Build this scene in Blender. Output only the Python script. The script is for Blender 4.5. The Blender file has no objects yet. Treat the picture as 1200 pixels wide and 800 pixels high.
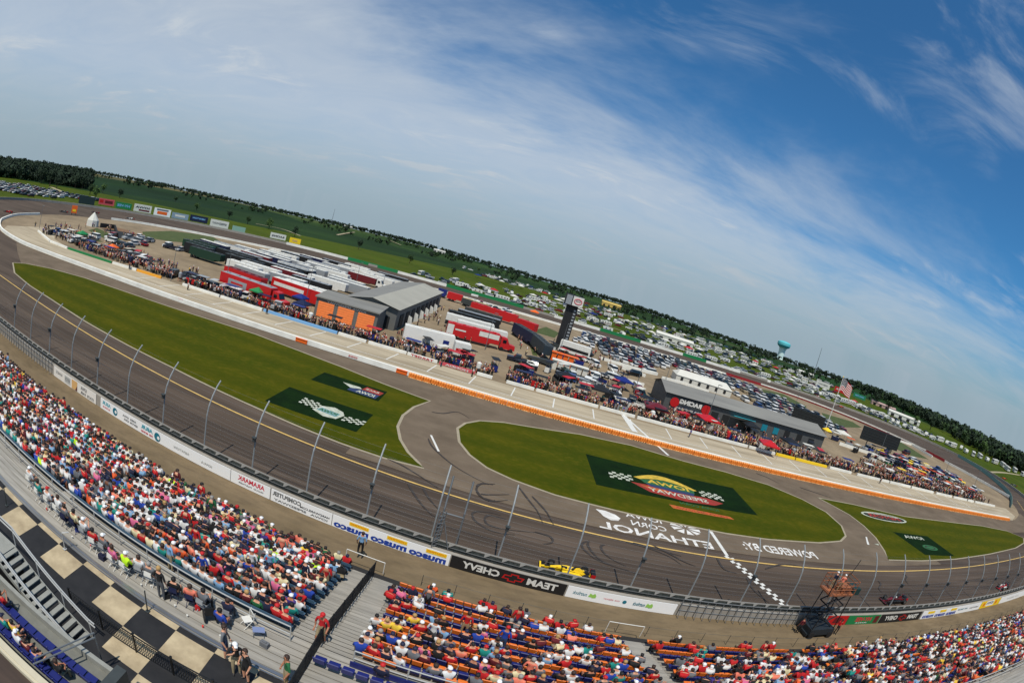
import bpy, bmesh, math, random
import numpy as np
from mathutils import Vector, Matrix
random.seed(7); rng=np.random.default_rng(5)
S=bpy.context.scene; COL=S.collection
R_=math.radians
# ---------------------------------------------------------------- camera geometry
FPX,CX,CY,ROLL,PITCH,H=620.,600.,400.,.280,.1495,22.
_n=np.array([math.sin(ROLL)*math.cos(PITCH),math.cos(ROLL)*math.cos(PITCH),math.sin(PITCH)])
_f=np.array([0,0,-1.]);_Y=_f-_n*(_f@_n);_Y/=np.linalg.norm(_Y);_X=np.cross(_Y,_n)
_a=R_(-.7);_Rz=np.array([[math.cos(_a),-math.sin(_a),0],[math.sin(_a),math.cos(_a),0],[0,0,1]])
RW=_Rz@np.array([_X,_Y,_n])
def at(x,y,z=0.):
    "the point of the level z that the photograph shows at pixel x, y"
    x-=CX;y=CY-y;r=max(math.hypot(x,y),1e-9);th=2*math.asin(r/2/FPX);s=math.sin(th)/r
    d=RW@np.array([x*s,y*s,-math.cos(th)]);t=(z-H)/d[2]
    return Vector((d[0]*t,d[1]*t,z))
# ---------------------------------------------------------------- materials
def lin(c):
    L=[((v/255/12.92) if v/255<=.04045 else ((v/255+.055)/1.055)**2.4) for v in c]
    k=.6+.42*math.sqrt(max(L));return tuple(v*k for v in L)
MATS={}
def mat(name,rgb,rough=.7,var=0,scale=1.,metal=0.,rgb2=None,stretch=None,bump=0,detail=4,spec=.5):
    if name in MATS: return MATS[name]
    m=bpy.data.materials.new(name);m.use_nodes=True;nt=m.node_tree;b=nt.nodes['Principled BSDF']
    c=lin(rgb);b.inputs['Base Color'].default_value=(*c,1);b.inputs['Roughness'].default_value=rough;b.inputs['Metallic'].default_value=metal
    b.inputs['Specular IOR Level'].default_value=spec
    if var or rgb2:
        tc=nt.nodes.new('ShaderNodeTexCoord');mp=nt.nodes.new('ShaderNodeMapping');nz=nt.nodes.new('ShaderNodeTexNoise')
        nt.links.new(tc.outputs['Object'],mp.inputs[0]);nt.links.new(mp.outputs[0],nz.inputs['Vector'])
        mp.inputs['Scale'].default_value=stretch or (1,1,1)
        nz.inputs['Scale'].default_value=scale;nz.inputs['Detail'].default_value=detail;nz.inputs['Roughness'].default_value=.6
        rp=nt.nodes.new('ShaderNodeValToRGB');rp.color_ramp.elements[0].position=.32;rp.color_ramp.elements[1].position=.68
        c2=lin(rgb2) if rgb2 else tuple(v*(1+var) for v in c);c1=c if rgb2 else tuple(v*(1-var) for v in c)
        rp.color_ramp.elements[0].color=(*c1,1);rp.color_ramp.elements[1].color=(*c2,1)
        nt.links.new(nz.outputs['Fac'],rp.inputs[0]);nt.links.new(rp.outputs[0],b.inputs['Base Color'])
        if bump:
            bp=nt.nodes.new('ShaderNodeBump');bp.inputs['Strength'].default_value=bump;bp.inputs['Distance'].default_value=.05
            nt.links.new(nz.outputs['Fac'],bp.inputs['Height']);nt.links.new(bp.outputs[0],b.inputs['Normal'])
    MATS[name]=m;return m
def layered(name,c1,c2,s1,stretch1,c3,s3,stretch3,amt3=.5,rough=.85,stripe=None):
    "two noises over one another, for ground that has both broad patches and streaks"
    m=bpy.data.materials.new(name);m.use_nodes=True;nt=m.node_tree;b=nt.nodes['Principled BSDF'];L=nt.links.new
    b.inputs['Roughness'].default_value=rough;b.inputs['Specular IOR Level'].default_value=.08
    tc=nt.nodes.new('ShaderNodeTexCoord')
    def nz(s,st,d=5):
        mp=nt.nodes.new('ShaderNodeMapping');n=nt.nodes.new('ShaderNodeTexNoise');L(tc.outputs['Object'],mp.inputs[0]);L(mp.outputs[0],n.inputs['Vector'])
        mp.inputs['Scale'].default_value=st;n.inputs['Scale'].default_value=s;n.inputs['Detail'].default_value=d;n.inputs['Roughness'].default_value=.65;return n
    n1=nz(s1,stretch1);rp=nt.nodes.new('ShaderNodeValToRGB');rp.color_ramp.elements[0].position=.35;rp.color_ramp.elements[1].position=.65
    rp.color_ramp.elements[0].color=(*lin(c1),1);rp.color_ramp.elements[1].color=(*lin(c2),1);L(n1.outputs['Fac'],rp.inputs[0])
    n3=nz(s3,stretch3);r3=nt.nodes.new('ShaderNodeValToRGB');r3.color_ramp.elements[0].position=.45;r3.color_ramp.elements[1].position=.7
    r3.color_ramp.elements[0].color=(0,0,0,1);r3.color_ramp.elements[1].color=(amt3,amt3,amt3,1);L(n3.outputs['Fac'],r3.inputs[0])
    mx=nt.nodes.new('ShaderNodeMixRGB');L(r3.outputs[0],mx.inputs[0]);L(rp.outputs[0],mx.inputs[1]);mx.inputs[2].default_value=(*lin(c3),1)
    out=mx.outputs[0]
    if stripe:
        per,ang,cs,am=stripe
        mp=nt.nodes.new('ShaderNodeMapping');L(tc.outputs['Object'],mp.inputs[0]);mp.inputs['Rotation'].default_value=(0,0,ang)
        w=nt.nodes.new('ShaderNodeTexWave');w.inputs['Scale'].default_value=per;w.inputs['Distortion'].default_value=.6;w.inputs['Detail'].default_value=2;L(mp.outputs[0],w.inputs['Vector'])
        ml=nt.nodes.new('ShaderNodeMath');ml.operation='MULTIPLY';ml.inputs[1].default_value=am;L(w.outputs['Fac'],ml.inputs[0])
        m2=nt.nodes.new('ShaderNodeMixRGB');L(ml.outputs[0],m2.inputs[0]);L(out,m2.inputs[1]);m2.inputs[2].default_value=(*lin(cs),1);out=m2.outputs[0]
    L(out,b.inputs['Base Color']);MATS[name]=m;return m
# ---------------------------------------------------------------- objects
LABELS={};BADL=[]
def tag(o,label,cat,group=None,kind=None):
    nw=len(label.split())
    if not 4<=nw<=16: BADL.append((nw,label))
    if label in LABELS: BADL.append(('dup',label))
    LABELS[label]=1
    o['label']=label;o['category']=cat
    if group:o['group']=group
    if kind:o['kind']=kind
    return o
def thing(name,label,cat,loc=(0,0,0),rz=0,group=None):
    o=bpy.data.objects.new(name,None);COL.objects.link(o);o.location=loc;o.rotation_euler=(0,0,rz);o.empty_display_size=.2
    return tag(o,label,cat,group)
class MB:
    def __init__(s): s.v=[];s.f=[];s.m=[]
    def add(s,vs,fs,mi=0):
        k=len(s.v);s.v+= [tuple(v) for v in vs];s.f+=[tuple(i+k for i in f) for f in fs];s.m+=[mi]*len(fs) if isinstance(mi,int) else list(mi);return s
    def box(s,c,d,mi=0,rz=0,rx=0,ry=0):
        x,y,z=d[0]/2,d[1]/2,d[2]/2;M=Matrix.Translation(c)@Matrix.Rotation(rz,4,'Z')@Matrix.Rotation(ry,4,'Y')@Matrix.Rotation(rx,4,'X')
        vs=[M@Vector((a*x,b*y,e*z)) for a in(-1,1) for b in(-1,1) for e in(-1,1)]
        return s.add(vs,[(0,1,3,2),(4,6,7,5),(0,4,5,1),(2,3,7,6),(0,2,6,4),(1,5,7,3)],mi)
    def prism(s,pts,z0,z1,mi=0,mtop=None):
        n=len(pts);vs=[(p[0],p[1],z0) for p in pts]+[(p[0],p[1],z1) for p in pts]
        return s.add(vs,[tuple(range(n))[::-1],tuple(range(n,2*n))]+[(i,(i+1)%n,n+(i+1)%n,n+i) for i in range(n)],[mi,mi if mtop is None else mtop]+[mi]*n)
    def side(s,prof,w,mi=0,ins=None,M=None):
        "outline in x-z extruded along y by width w; ins: per point inset of y"
        n=len(prof);M=M or Matrix();ins=ins or [0]*n
        vs=[M@Vector((p[0],-w/2+ins[i],p[1])) for i,p in enumerate(prof)]+[M@Vector((p[0],w/2-ins[i],p[1])) for i,p in enumerate(prof)]
        return s.add(vs,[tuple(range(n)),tuple(range(n,2*n))[::-1]]+[((i+1)%n,i,n+i,n+(i+1)%n) for i in range(n)],mi)
    def tube(s,path,r,n=6,mi=0,cap=True):
        P=[Vector(p) for p in path];rr=r if isinstance(r,(list,tuple)) else [r]*len(P);vs=[]
        for i,p in enumerate(P):
            t=(P[min(i+1,len(P)-1)]-P[max(i-1,0)]).normalized();u=t.cross(Vector((0,0,1)));u=u.normalized() if u.length>.05 else Vector((1,0,0));w=t.cross(u)
            vs+=[p+(u*math.cos(2*math.pi*k/n)+w*math.sin(2*math.pi*k/n))*rr[i] for k in range(n)]
        fs=[(i*n+k,i*n+(k+1)%n,(i+1)*n+(k+1)%n,(i+1)*n+k) for i in range(len(P)-1) for k in range(n)]
        if cap: fs+=[tuple(range(n))[::-1],tuple(range(len(vs)-n,len(vs)))]
        return s.add(vs,fs,mi)
    def lathe(s,prof,n=16,mi=0,c=(0,0,0),axis='Z'):
        vs=[];
        for r,z in prof:
            for k in range(n):
                a=2*math.pi*k/n;p=(r*math.cos(a),r*math.sin(a),z)
                if axis=='Y':p=(p[0],p[2],p[1])
                if axis=='X':p=(p[2],p[0],p[1])
                vs.append((p[0]+c[0],p[1]+c[1],p[2]+c[2]))
        fs=[(i*n+k,i*n+(k+1)%n,(i+1)*n+(k+1)%n,(i+1)*n+k) for i in range(len(prof)-1) for k in range(n)]
        fs+=[tuple(range(n))[::-1],tuple(range(len(vs)-n,len(vs)))]
        mm=mi if isinstance(mi,int) else [x for x in mi for _ in range(n)]+[mi[0],mi[-1]]
        return s.add(vs,fs,mm)
    def poly(s,pts,z=0,mi=0): return s.add([(p[0],p[1],z) for p in pts],[tuple(range(len(pts)))],mi)
    def ribbon(s,pts,w,z,mi=0,off=0):
        P=[Vector((p[0],p[1])) for p in pts];L=[];Rr=[]
        for i,p in enumerate(P):
            t=(P[min(i+1,len(P)-1)]-P[max(i-1,0)]).normalized();nn=Vector((-t.y,t.x))
            ww=w[i] if isinstance(w,(list,tuple)) else w
            L.append((*(p+nn*(off+ww/2)),z));Rr.append((*(p+nn*(off-ww/2)),z))
        n=len(P);return s.add(Rr+L,[(i,i+1,n+i+1,n+i) for i in range(n-1)],mi)
    def wall(s,pts,w,z0,z1,mi=0,off=0,ends=True):
        P=[Vector((p[0],p[1])) for p in pts];A=[];B=[];n=len(P)
        for i,p in enumerate(P):
            t=(P[min(i+1,n-1)]-P[max(i-1,0)]).normalized();nn=Vector((-t.y,t.x));A.append(p+nn*(off-w/2));B.append(p+nn*(off+w/2))
        vs=[(*a,z0) for a in A]+[(*a,z1) for a in A]+[(*b,z1) for b in B]+[(*b,z0) for b in B]
        fs=[]
        for k in range(4):
            for i in range(n-1):
                a=k*n+i;b=((k+1)%4)*n+i;fs.append((a,a+1,b+1,b))
        if ends: fs+=[(0,n,2*n,3*n),(n-1,4*n-1,3*n-1,2*n-1)]
        return s.add(vs,fs,mi)
    def build(s,name,mats,parent=None,smooth=False,fix=True,weld=False):
        me=bpy.data.meshes.new(name);me.from_pydata(s.v,[],s.f)
        if not isinstance(mats,(list,tuple)):mats=[mats]
        for m in mats:me.materials.append(m)
        me.polygons.foreach_set('material_index',s.m)
        if smooth: me.polygons.foreach_set('use_smooth',[True]*len(s.f))
        if fix:
            bm=bmesh.new();bm.from_mesh(me)
            if weld: bmesh.ops.remove_doubles(bm,verts=bm.verts,dist=.0005)
            bmesh.ops.recalc_face_normals(bm,faces=bm.faces);bm.to_mesh(me);bm.free()
        me.update();o=bpy.data.objects.new(name,me);COL.objects.link(o)
        if parent:o.parent=parent
        return o
def struct(mb,name,mats,**k):
    o=mb.build(name,mats,fix=False,**k);o['kind']='structure';return o
def obj(me,name,parent=None,loc=(0,0,0),rz=0):
    o=bpy.data.objects.new(name,me);COL.objects.link(o);o.location=loc;o.rotation_euler=(0,0,rz)
    if parent:o.parent=parent
    return o
def setm(o,i,m):
    o.material_slots[i].link='OBJECT';o.material_slots[i].material=m
def dup(root,loc,rz,label,cat,group=None,mats=None):
    r=root.copy();COL.objects.link(r);r.location=loc;r.rotation_euler=(0,0,rz)
    tag(r,label,cat,group)
    def rec(a,b):
        for ch in a.children:
            c=ch.copy();COL.objects.link(c);c.parent=b;rec(ch,c)
            if mats:
                for i,sl in enumerate(c.material_slots):
                    if ch.material_slots[i].material.name in mats:setm(c,i,mats[ch.material_slots[i].material.name])
    rec(root,r)
    if mats and r.type=='MESH':
        for i,sl in enumerate(r.material_slots):
            nm=root.data.materials[i].name
            if nm in mats:setm(r,i,mats[nm])
    return r
def ordw(n):
    if 10<=n%100<=20:return '%dth'%n
    return '%d%s'%(n,{1:'st',2:'nd',3:'rd'}.get(n%10,'th'))
def catmull(P,n=8,closed=False):
    P=[Vector((p[0],p[1])) for p in P];out=[];N=len(P)
    for i in range(N if closed else N-1):
        a,b,c,d=(P[(i-1)%N],P[i],P[(i+1)%N],P[(i+2)%N]) if closed else (P[max(i-1,0)],P[i],P[i+1],P[min(i+2,N-1)])
        for k in range(n):
            t=k/n;out.append(.5*((2*b)+(c-a)*t+(2*a-5*b+4*c-d)*t*t+(3*b-a-3*c+d)*t**3))
    if not closed:out.append(P[-1])
    return out
_TX={}
def text_mesh(txt,size=1,bold=0,mirror=False,extrude=0):
    "vertices and faces of a word lying in x-y, centred on the origin"
    cu=bpy.data.curves.new('t','FONT');cu.body=txt;cu.size=size;cu.align_x='CENTER';cu.align_y='CENTER';cu.offset=bold;cu.resolution_u=2
    o=bpy.data.objects.new('t',cu);COL.objects.link(o);bpy.context.view_layer.update()
    dg=bpy.context.evaluated_depsgraph_get();me=bpy.data.meshes.new_from_object(o.evaluated_get(dg))
    vs=[v.co.copy() for v in me.vertices];fs=[tuple(p.vertices) for p in me.polygons]
    bpy.data.objects.remove(o);bpy.data.curves.remove(cu);bpy.data.meshes.remove(me)
    if mirror: vs=[Vector((-v.x,v.y,0)) for v in vs];fs=[f[::-1] for f in fs]
    w=max(v.x for v in vs)-min(v.x for v in vs);h=max(v.y for v in vs)-min(v.y for v in vs)
    return vs,fs,w,h
# ---------------------------------------------------------------- the front wall's curve
_wx=[-58.4,-44,-34.5,-25,-15.5,-8.5,0,9.2,18,26,39,51,86];_wy=[37.2,35.9,34.8,34.2,33.5,33.1,32.8,32.5,32.4,32.3,32.7,33.4,37]
_wp=np.polyfit(_wx,_wy,4)
def yw(x):
    x0=max(-62,min(90,x));y=float(np.polyval(_wp,x0));
    return y+(x-x0)*float(np.polyval(np.polyder(_wp),x0))
FRONT=[(x,yw(x)) for x in np.arange(-62,90.1,4)]
LOOP=FRONT[:1]
_turn_r=[(90,yw(90)),(117,45.5),(150,60),(190,86),(224,121),(243,158),(245,195),(228,230),(190,252),(145,262)]
_turn_l=[(-80,262),(-122,257),(-165,240),(-200,212),(-222,180),(-232,150),(-224,118),(-198,88),(-160,65),(-122,51.5),(-90,43),(-62,yw(-62))]
LOOP=[Vector(p) for p in FRONT]+catmull([FRONT[-2]]+_turn_r+[(100,262)],6)[6:-6]+[Vector((x,262)) for x in (100,60,20,-20,-60)]+catmull([(-60,262)]+_turn_l+[FRONT[1]],6)[6:-7]
# ================================================================ materials of the place
m_asph=layered('asphalt',(86,74,64),(105,91,79),.12,(.25,1.6,1),(64,56,50),.5,(.05,.8,1),.55,.8)
m_asph2=layered('asphalt_road',(112,98,82),(126,111,94),.2,(1,1,1),(92,80,68),.6,(.2,.6,1),.35,.85)
m_conc=layered('pit_concrete',(164,150,126),(190,176,151),.15,(.3,1.5,1),(126,112,92),.8,(.06,1,1),.45,.85)
m_inf=layered('infield_paving',(132,116,94),(158,140,114),.06,(1,1,1),(108,95,78),.35,(1,1,1),.35,.9)
m_walk=layered('walkway_paving',(118,102,78),(136,118,92),.35,(.5,1,1),(84,74,62),1.4,(.3,1,1),.4,.9)
m_grass=layered('turf',(66,76,2),(84,84,5),.12,(1,1,1),(100,92,20),1.3,(.7,1,1),.65,1.,stripe=(.055,R_(90),(58,70,3),.5))
m_grass2=layered('rough_grass',(62,80,8),(78,94,14),.02,(1,1,1),(98,96,36),.09,(1,1,1),.5,.95)
m_dkgrass=layered('dyed_turf',(12,34,10),(20,46,12),.4,(1,1,1),(30,52,16),2,(1,1,1),.3,.95)
m_white=mat('white_paint',(214,212,204),.6,var=.08,scale=2);m_whitew=mat('white_wall_paint',(228,226,216),.7,var=.12,scale=.4)
m_yel=mat('yellow_line_paint',(206,170,96),.7,var=.15,scale=1)
m_skid=mat('tyre_rubber_mark',(62,54,48),.8,var=.2,scale=2)
m_black=mat('black_paint',(20,20,22),.6);m_grey=mat('grey_steel',(120,124,126),.5,metal=.3,var=.08,scale=3);m_dgrey=mat('dark_grey_panel',(62,68,68),.6,var=.15,scale=2)
m_red=mat('red_paint',(190,22,24),.45);m_blue=mat('blue_paint',(22,40,120),.5);m_green=mat('green_paint',(20,130,70),.6);m_orange=mat('orange_paint',(228,100,24),.5)
m_yellow=mat('yellow_paint',(240,200,30),.5);m_teal=mat('teal_paint',(20,130,150),.5);m_cyan=mat('cyan_paint',(60,180,195),.5);m_navy=mat('navy_paint',(22,30,70),.5)
m_lblue=mat('light_blue_paint',(120,170,215),.6);m_silver=mat('silver_paint',(165,168,170),.4,metal=.3);m_tan=mat('tan_paint',(200,182,148),.7,var=.1,scale=1.5)
m_glass=mat('dark_glass',(24,30,36),.12,spec=.8);m_tyre=mat('tyre_rubber',(24,23,22),.8);m_metal=mat('bare_metal',(175,176,176),.35,metal=.8)
m_conw=mat('wall_concrete',(158,152,142),.85,var=.12,scale=.6)
m_maroon=mat('maroon_paint',(110,22,30),.5);m_pink=mat('rose_paint',(205,80,90),.6)
Z0=0.
# ---- terrain: one sheet out to the horizon, flat near the track, low hills far off
def crest(az):
    return float(np.interp(az,[-80,-50,-20,10,35,50,70,90],[1300,1250,1080,960,820,700,620,620]))
def hill(x,y):
    "flat near the track, gently rolling, then falling away beyond a low crest"
    r=math.hypot(x,y);R0=crest(math.degrees(math.atan2(x,y)));t=max(0,min(1,(r-420)/500));t=t*t*(3-2*t)
    h=1.6*math.sin(x*.0051+1.3)*math.cos(y*.0047+.4)+1.2*math.sin(x*.0113-y*.0081)
    return -.4+t*h-(.045*(r-R0) if r>R0 else 0)
mb=MB();rad=[0,60,120,180,240,300,360,420,460,500,540,580,620,660,700,740,780,820,860,900,940,980,1020,1060,1100,1150,1200,1250,1300,1400,1600,2000,3000,5000];NA=160
mb.v=[(0,0,-.4)]+[(r*math.cos(2*math.pi*k/NA),r*math.sin(2*math.pi*k/NA),hill(r*math.cos(2*math.pi*k/NA),r*math.sin(2*math.pi*k/NA))) for r in rad[1:] for k in range(NA)]
mb.f=[(0,1+k,1+(k+1)%NA) for k in range(NA)]+[(1+i*NA+k,1+(i+1)*NA+k,1+(i+1)*NA+(k+1)%NA,1+i*NA+(k+1)%NA) for i in range(len(rad)-2) for k in range(NA)]
mb.m=[0]*len(mb.f)
def field_mat():
    m=bpy.data.materials.new('farmland');m.use_nodes=True;nt=m.node_tree;b=nt.nodes['Principled BSDF'];L=nt.links.new;b.inputs['Roughness'].default_value=.95;b.inputs['Specular IOR Level'].default_value=.1
    tc=nt.nodes.new('ShaderNodeTexCoord');mp=nt.nodes.new('ShaderNodeMapping');mp.inputs['Rotation'].default_value=(0,0,.25);mp.inputs['Scale'].default_value=(.0022,.0040,0);L(tc.outputs['Object'],mp.inputs[0])
    vo=nt.nodes.new('ShaderNodeTexVoronoi');vo.distance='CHEBYCHEV';vo.inputs['Scale'].default_value=1;vo.inputs['Randomness'].default_value=.55;L(mp.outputs[0],vo.inputs['Vector'])
    rp=nt.nodes.new('ShaderNodeValToRGB');rp.color_ramp.interpolation='CONSTANT';cr=rp.color_ramp
    cols=[(32,60,26),(50,76,30),(38,70,30),(70,88,42),(32,60,32),(106,102,66),(40,66,28),(60,84,36)]
    while len(cr.elements)<len(cols):cr.elements.new(.5)
    for i,c in enumerate(cols):cr.elements[i].position=i/len(cols);cr.elements[i].color=(*lin(c),1)
    sp=nt.nodes.new('ShaderNodeSeparateColor');L(vo.outputs['Color'],sp.inputs[0]);L(sp.outputs[0],rp.inputs[0])
    nz=nt.nodes.new('ShaderNodeTexNoise');nz.inputs['Scale'].default_value=.008;nz.inputs['Detail'].default_value=8;L(tc.outputs['Object'],nz.inputs['Vector'])
    r2=nt.nodes.new('ShaderNodeValToRGB');r2.color_ramp.elements[0].position=.35;r2.color_ramp.elements[1].position=.7;r2.color_ramp.elements[0].color=(.55,.6,.6,1);r2.color_ramp.elements[1].color=(1.3,1.2,1.1,1);L(nz.outputs['Fac'],r2.inputs[0])
    mx=nt.nodes.new('ShaderNodeMixRGB');mx.blend_type='MULTIPLY';mx.inputs[0].default_value=1;L(rp.outputs[0],mx.inputs[1]);L(r2.outputs[0],mx.inputs[2]);L(mx.outputs[0],b.inputs['Base Color']);return m
m_field=field_mat()
struct(mb,'terrain',[m_field],smooth=True)
# grass of the camping field and the ground outside the track
mb=MB();mb.poly([(-420,-60),(420,-60),(470,120),(430,330),(340,470),(120,560),(-60,470),(-200,340),(-330,300),(-430,240)],-.2)
struct(mb,'camping_field',[m_grass2])
mb=MB()
for pts,w in (([(395,275),(420,272),(445,277),(470,287)],3),([(95,232),(75,225),(60,219)],4),([(300,262),(330,268),(352,276)],2.5),([(1110,545),(1140,552),(1175,553),(1200,557)],2.5),([(560,345),(640,362),(700,378),(760,397),(850,424)],2.2)):
    mb.ribbon(catmull([at(*p) for p in pts],5),w,-.15)
struct(mb,'gravel_road',[mat('gravel_track',(165,152,120),.95,var=.15,scale=.2)])
YL=[(0,322),(40,352),(75,375),(140,413),(200,445),(300,493),(400,533),(500,571),(600,605),(700,628),(800,646),(900,660),(1000,668),(1100,667),(1200,652)]
yl=[at(*p) for p in YL];yx=[p.x for p in yl];yp=np.polyfit(yx,[p.y for p in yl],4)
YLP=[(x,float(np.polyval(yp,x))) for x in np.arange(-88,118,3)]
YLP=catmull([(-175,86),(-150,72),(-120,59)],6)+YLP+catmull([(132,59),(165,80),(200,110)],6)
# the paved oval inside the outer wall
mb=MB();mb.poly([(p.x,p.y) for p in LOOP],Z0);struct(mb,'track',[m_asph])
INF=[(100,80.5),(150,81),(172,92),(188,108),(193,125),(192,146),(188,170),(180,190),(166,208),(142,224),(110,229),(60,229.5),(0,229.5),(-50,228),(-80,223),(-104,215.5),(-136,199),(-160,181),(-174,160),(-180,140),(-178,123.5),(-173.8,111),(-164.5,99),(-156.6,92.5),(-141.4,84),(-122,79.6),(-105,79),(-91,79.5),(-60,80.2),(-30,80.5),(0,80.5),(50,80.5)]
INFS=catmull(INF,4,True)
mb=MB();mb.poly([(p.x,p.y) for p in INFS],.02);struct(mb,'infield_paving',[m_inf])
mb=MB();mb.poly([(-150,92),(-141,84.5),(-122,80.2),(-91,80),(-30,81),(150,81),(160,86),(164,93.6),(-90,93.6),(-112,92),(-125,96),(-136,104),(-141,116),(-146,112)],.04)
struct(mb,'pit_road',[m_conc])
mb=MB();mb.poly([(-91,62),(-60,71.3),(-30,72.5),(-10,71.5),(10,71.5),(30,71.5),(60,71),(90,69.5),(120,68),(150,72),(165,80),(172,91),(160,85),(150,80.6),(0,80),(-60,79.8),(-91,79),(-105,78.5),(-122,79),(-110,72)],.025)
mb.poly([(-12,46.0)]+[(x,float(np.polyval(yp,x))+1.6) for x in range(-8,73,5)]+[(72,60),(58,72),(40,72),(5,72),(-12,71.5)],.03)
struct(mb,'apron_road',[m_asph2])
# ---- grass
G1=[(15,308),(17,320),(35,335),(60,351),(100,377),(150,405),(200,430),(250,455),(300,478),(350,500),(400,520),(450,537),(497,549),(490,542),(478,530),(469,515),(466,500),(472,487),(485,477),(504,470),(450,450),(400,430),(350,411),(300,392),(250,376),(200,360),(150,343),(100,326),(60,315),(30,309)]
G2=[(536,502),(545,496),(562,493),(590,495),(620,500),(680,509),(740,522),(800,540),(850,553),(900,568),(940,585),(968,600),(986,616),(991,628),(985,634),(960,636),(900,632),(850,625),(800,615),(750,605),(700,593),(650,580),(600,562),(570,548),(550,533),(538,518)]
G3=[(958,583),(975,592),(995,603),(1012,616),(1026,630),(1036,645),(1041,656),(1080,657),(1120,655),(1160,649),(1190,642),(1200,636),(1199,630),(1180,622),(1150,616),(1100,610),(1060,605),(1000,591)]
mb=MB()
for G in (G1,G2,G3): mb.poly([at(*p) for p in G],.05)
struct(mb,'infield_grass',[m_grass])
mb=MB()
for G in (G1,G2,G3):
    P=[at(*p) for p in G];mb.ribbon(P+[P[0]],.35,.054)
struct(mb,'grass_edge_kerb',[mat('edge_concrete',(160,148,124),.9,var=.1,scale=1)])
mb=MB()
for G in ([(85.7,271.7),(98,270.9),(120.7,284),(105,282)],[(103,270),(113.7,267.4),(131,275),(148.7,285.7),(138,286.6),(122.5,279.6)],[(166.7,271.7),(200,270.8),(228,274),(250,278),(258,283),(243,286.7),(200,283),(168,278)],
          [(889.5,455),(918,461.7),(945,476),(943.5,483.5),(924,477.5),(900,464)],[(963,483.5),(999,494),(1010,501),(975,500),(967.5,495.5)],[(1044,518),(1056,518),(1088,538),(1068,534),(1046,524)],[(612.5,374),(620,375),(622,392),(630,417.5),(624,416),(617.5,392.5)],[(622,388),(640,383),(655,390),(650,396)]):
    mb.poly([at(*p) for p in G],.05)
struct(mb,'infield_lawn',[mat('lawn',(62,78,20),.95,rgb2=(82,92,34),scale=.3)])
# embankment of bare earth beside the tunnel mouth
# ---- painted lines
mb=MB();mb.ribbon(YLP,.24,.047);struct(mb,'yellow_line',[m_yel])
mb=MB()
a,b=at(829,617),at(852,651);mb.ribbon([a,b],.45,.036)
a,b=Vector((b.x,b.y)),Vector((31.5,35.0));d=(b-a);Ln=d.length;d/=Ln;nn=Vector((-d.y,d.x))
n=int(Ln/.5)
for i in range(n):
    for j in range(2):
        if (i+j)%2: continue
        p=a+d*(i*.5)+nn*(j*.5-.5);q=p+d*.5;mb.poly([p,q,q+nn*.5,p+nn*.5],.036)
struct(mb,'finish_line',[m_white])
# pit box stripes, pit lane lines
mb=MB()
for i in range(30):
    x=-78+i*7.4
    if x>150: break
    mb.ribbon([(x,86.5),(x+.6,93)],.22,.05)
mb.ribbon([(-88,86.3),(150,86.3)],.16,.052);mb.ribbon([at(786-3,537-3.5),at(728,484)],.5,.056);mb.ribbon([at(731,487),at(744,506)],1.1,.058)
for p in((505,510,514,529),(1015,630,1018,638)):mb.ribbon([at(p[0],p[1]),at(p[2],p[3])],.25,.045)
mb.ribbon([at(1015,629),at(1017,638)],.3,.047)
struct(mb,'pit_lane_lines',[m_white])
SK=[(480,560,6,[(440,262),(445,245),(480,236),(560,242),(640,262)]),(480,560,6,[(440,258),(450,290),(500,332),(560,365),(640,388),(740,400)]),(480,560,6,[(525,280),(560,262),(620,275),(680,290)]),(480,560,6,[(525,280),(540,320),(600,345),(680,362),(900,385)]),
    (600,600,6,[(545,205),(500,215),(495,250),(560,310),(640,355),(760,395),(900,440)]),(600,600,6,[(540,205),(535,240),(600,320),(700,375),(820,410)]),(600,600,6,[(650,230),(625,240),(640,280),(700,330),(800,380)]),(600,600,6,[(800,210),(950,250),(1100,310),(1190,370)]),(600,600,6,[(850,215),(1000,255),(1190,310)]),
    (380,500,5.715,[(560,385),(600,450),(650,520),(720,590),(780,615)]),(380,500,5.715,[(660,410),(700,480),(770,560)]),(380,500,5.715,[(420,215),(520,260),(620,320),(700,370),(760,410)]),(380,500,5.715,[(1130,390),(1060,380),(1020,410),(1035,460),(1120,495),(1143,490)]),
    (380,500,5.715,[(695,80),(720,130),(790,200),(880,270),(1000,340),(1100,390)]),(760,600,6,[(480,325),(530,400),(620,430)]),(760,600,6,[(690,460),(740,550),(850,640)]),(900,640,6.667,[(860,270),(880,295),(865,330),(890,360)]),(760,600,6,[(20,230),(140,290),(250,350),(330,380)]),
    (760,600,6,[(820,400),(900,375),(1000,370),(1080,385)]),(300,250,2.9625,[(610,690),(650,695),(700,690),(740,712)]),(480,560,6,[(770,70),(830,150),(900,240),(935,320)]),(480,560,6,[(860,130),(960,240),(1010,330)]),(480,560,6,[(880,380),(980,410),(1005,440),(990,460),(940,465)]),(850,400,3.333,[(120,515),(160,530),(210,555)]),(850,400,3.333,[(290,570),(350,590),(415,612)]),(1050,630,7.27,[(60,310),(90,330),(80,360),(110,400)]),
    (480,560,6,[(500,115),(560,120),(700,118)]),(480,560,6,[(470,60),(500,45),(600,45)]),(480,560,6,[(465,80),(500,130),(570,165),(690,158)])]
mb=MB()
for i,(ox,oy,s,pts) in enumerate(SK):
    P=catmull([at(ox+x/s,oy+y/s) for x,y in pts],6);n=len(P);w=[.06+.2*math.sin(math.pi*min(1,(k+1)/(n*.6)))**.7 if k<n*.3 else .26*max(.25,1-(k/n-.3)/.8) for k in range(n)]
    mb.ribbon(P,w,.038+.0015*i)
struct(mb,'tyre_marks',[m_skid])
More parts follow.
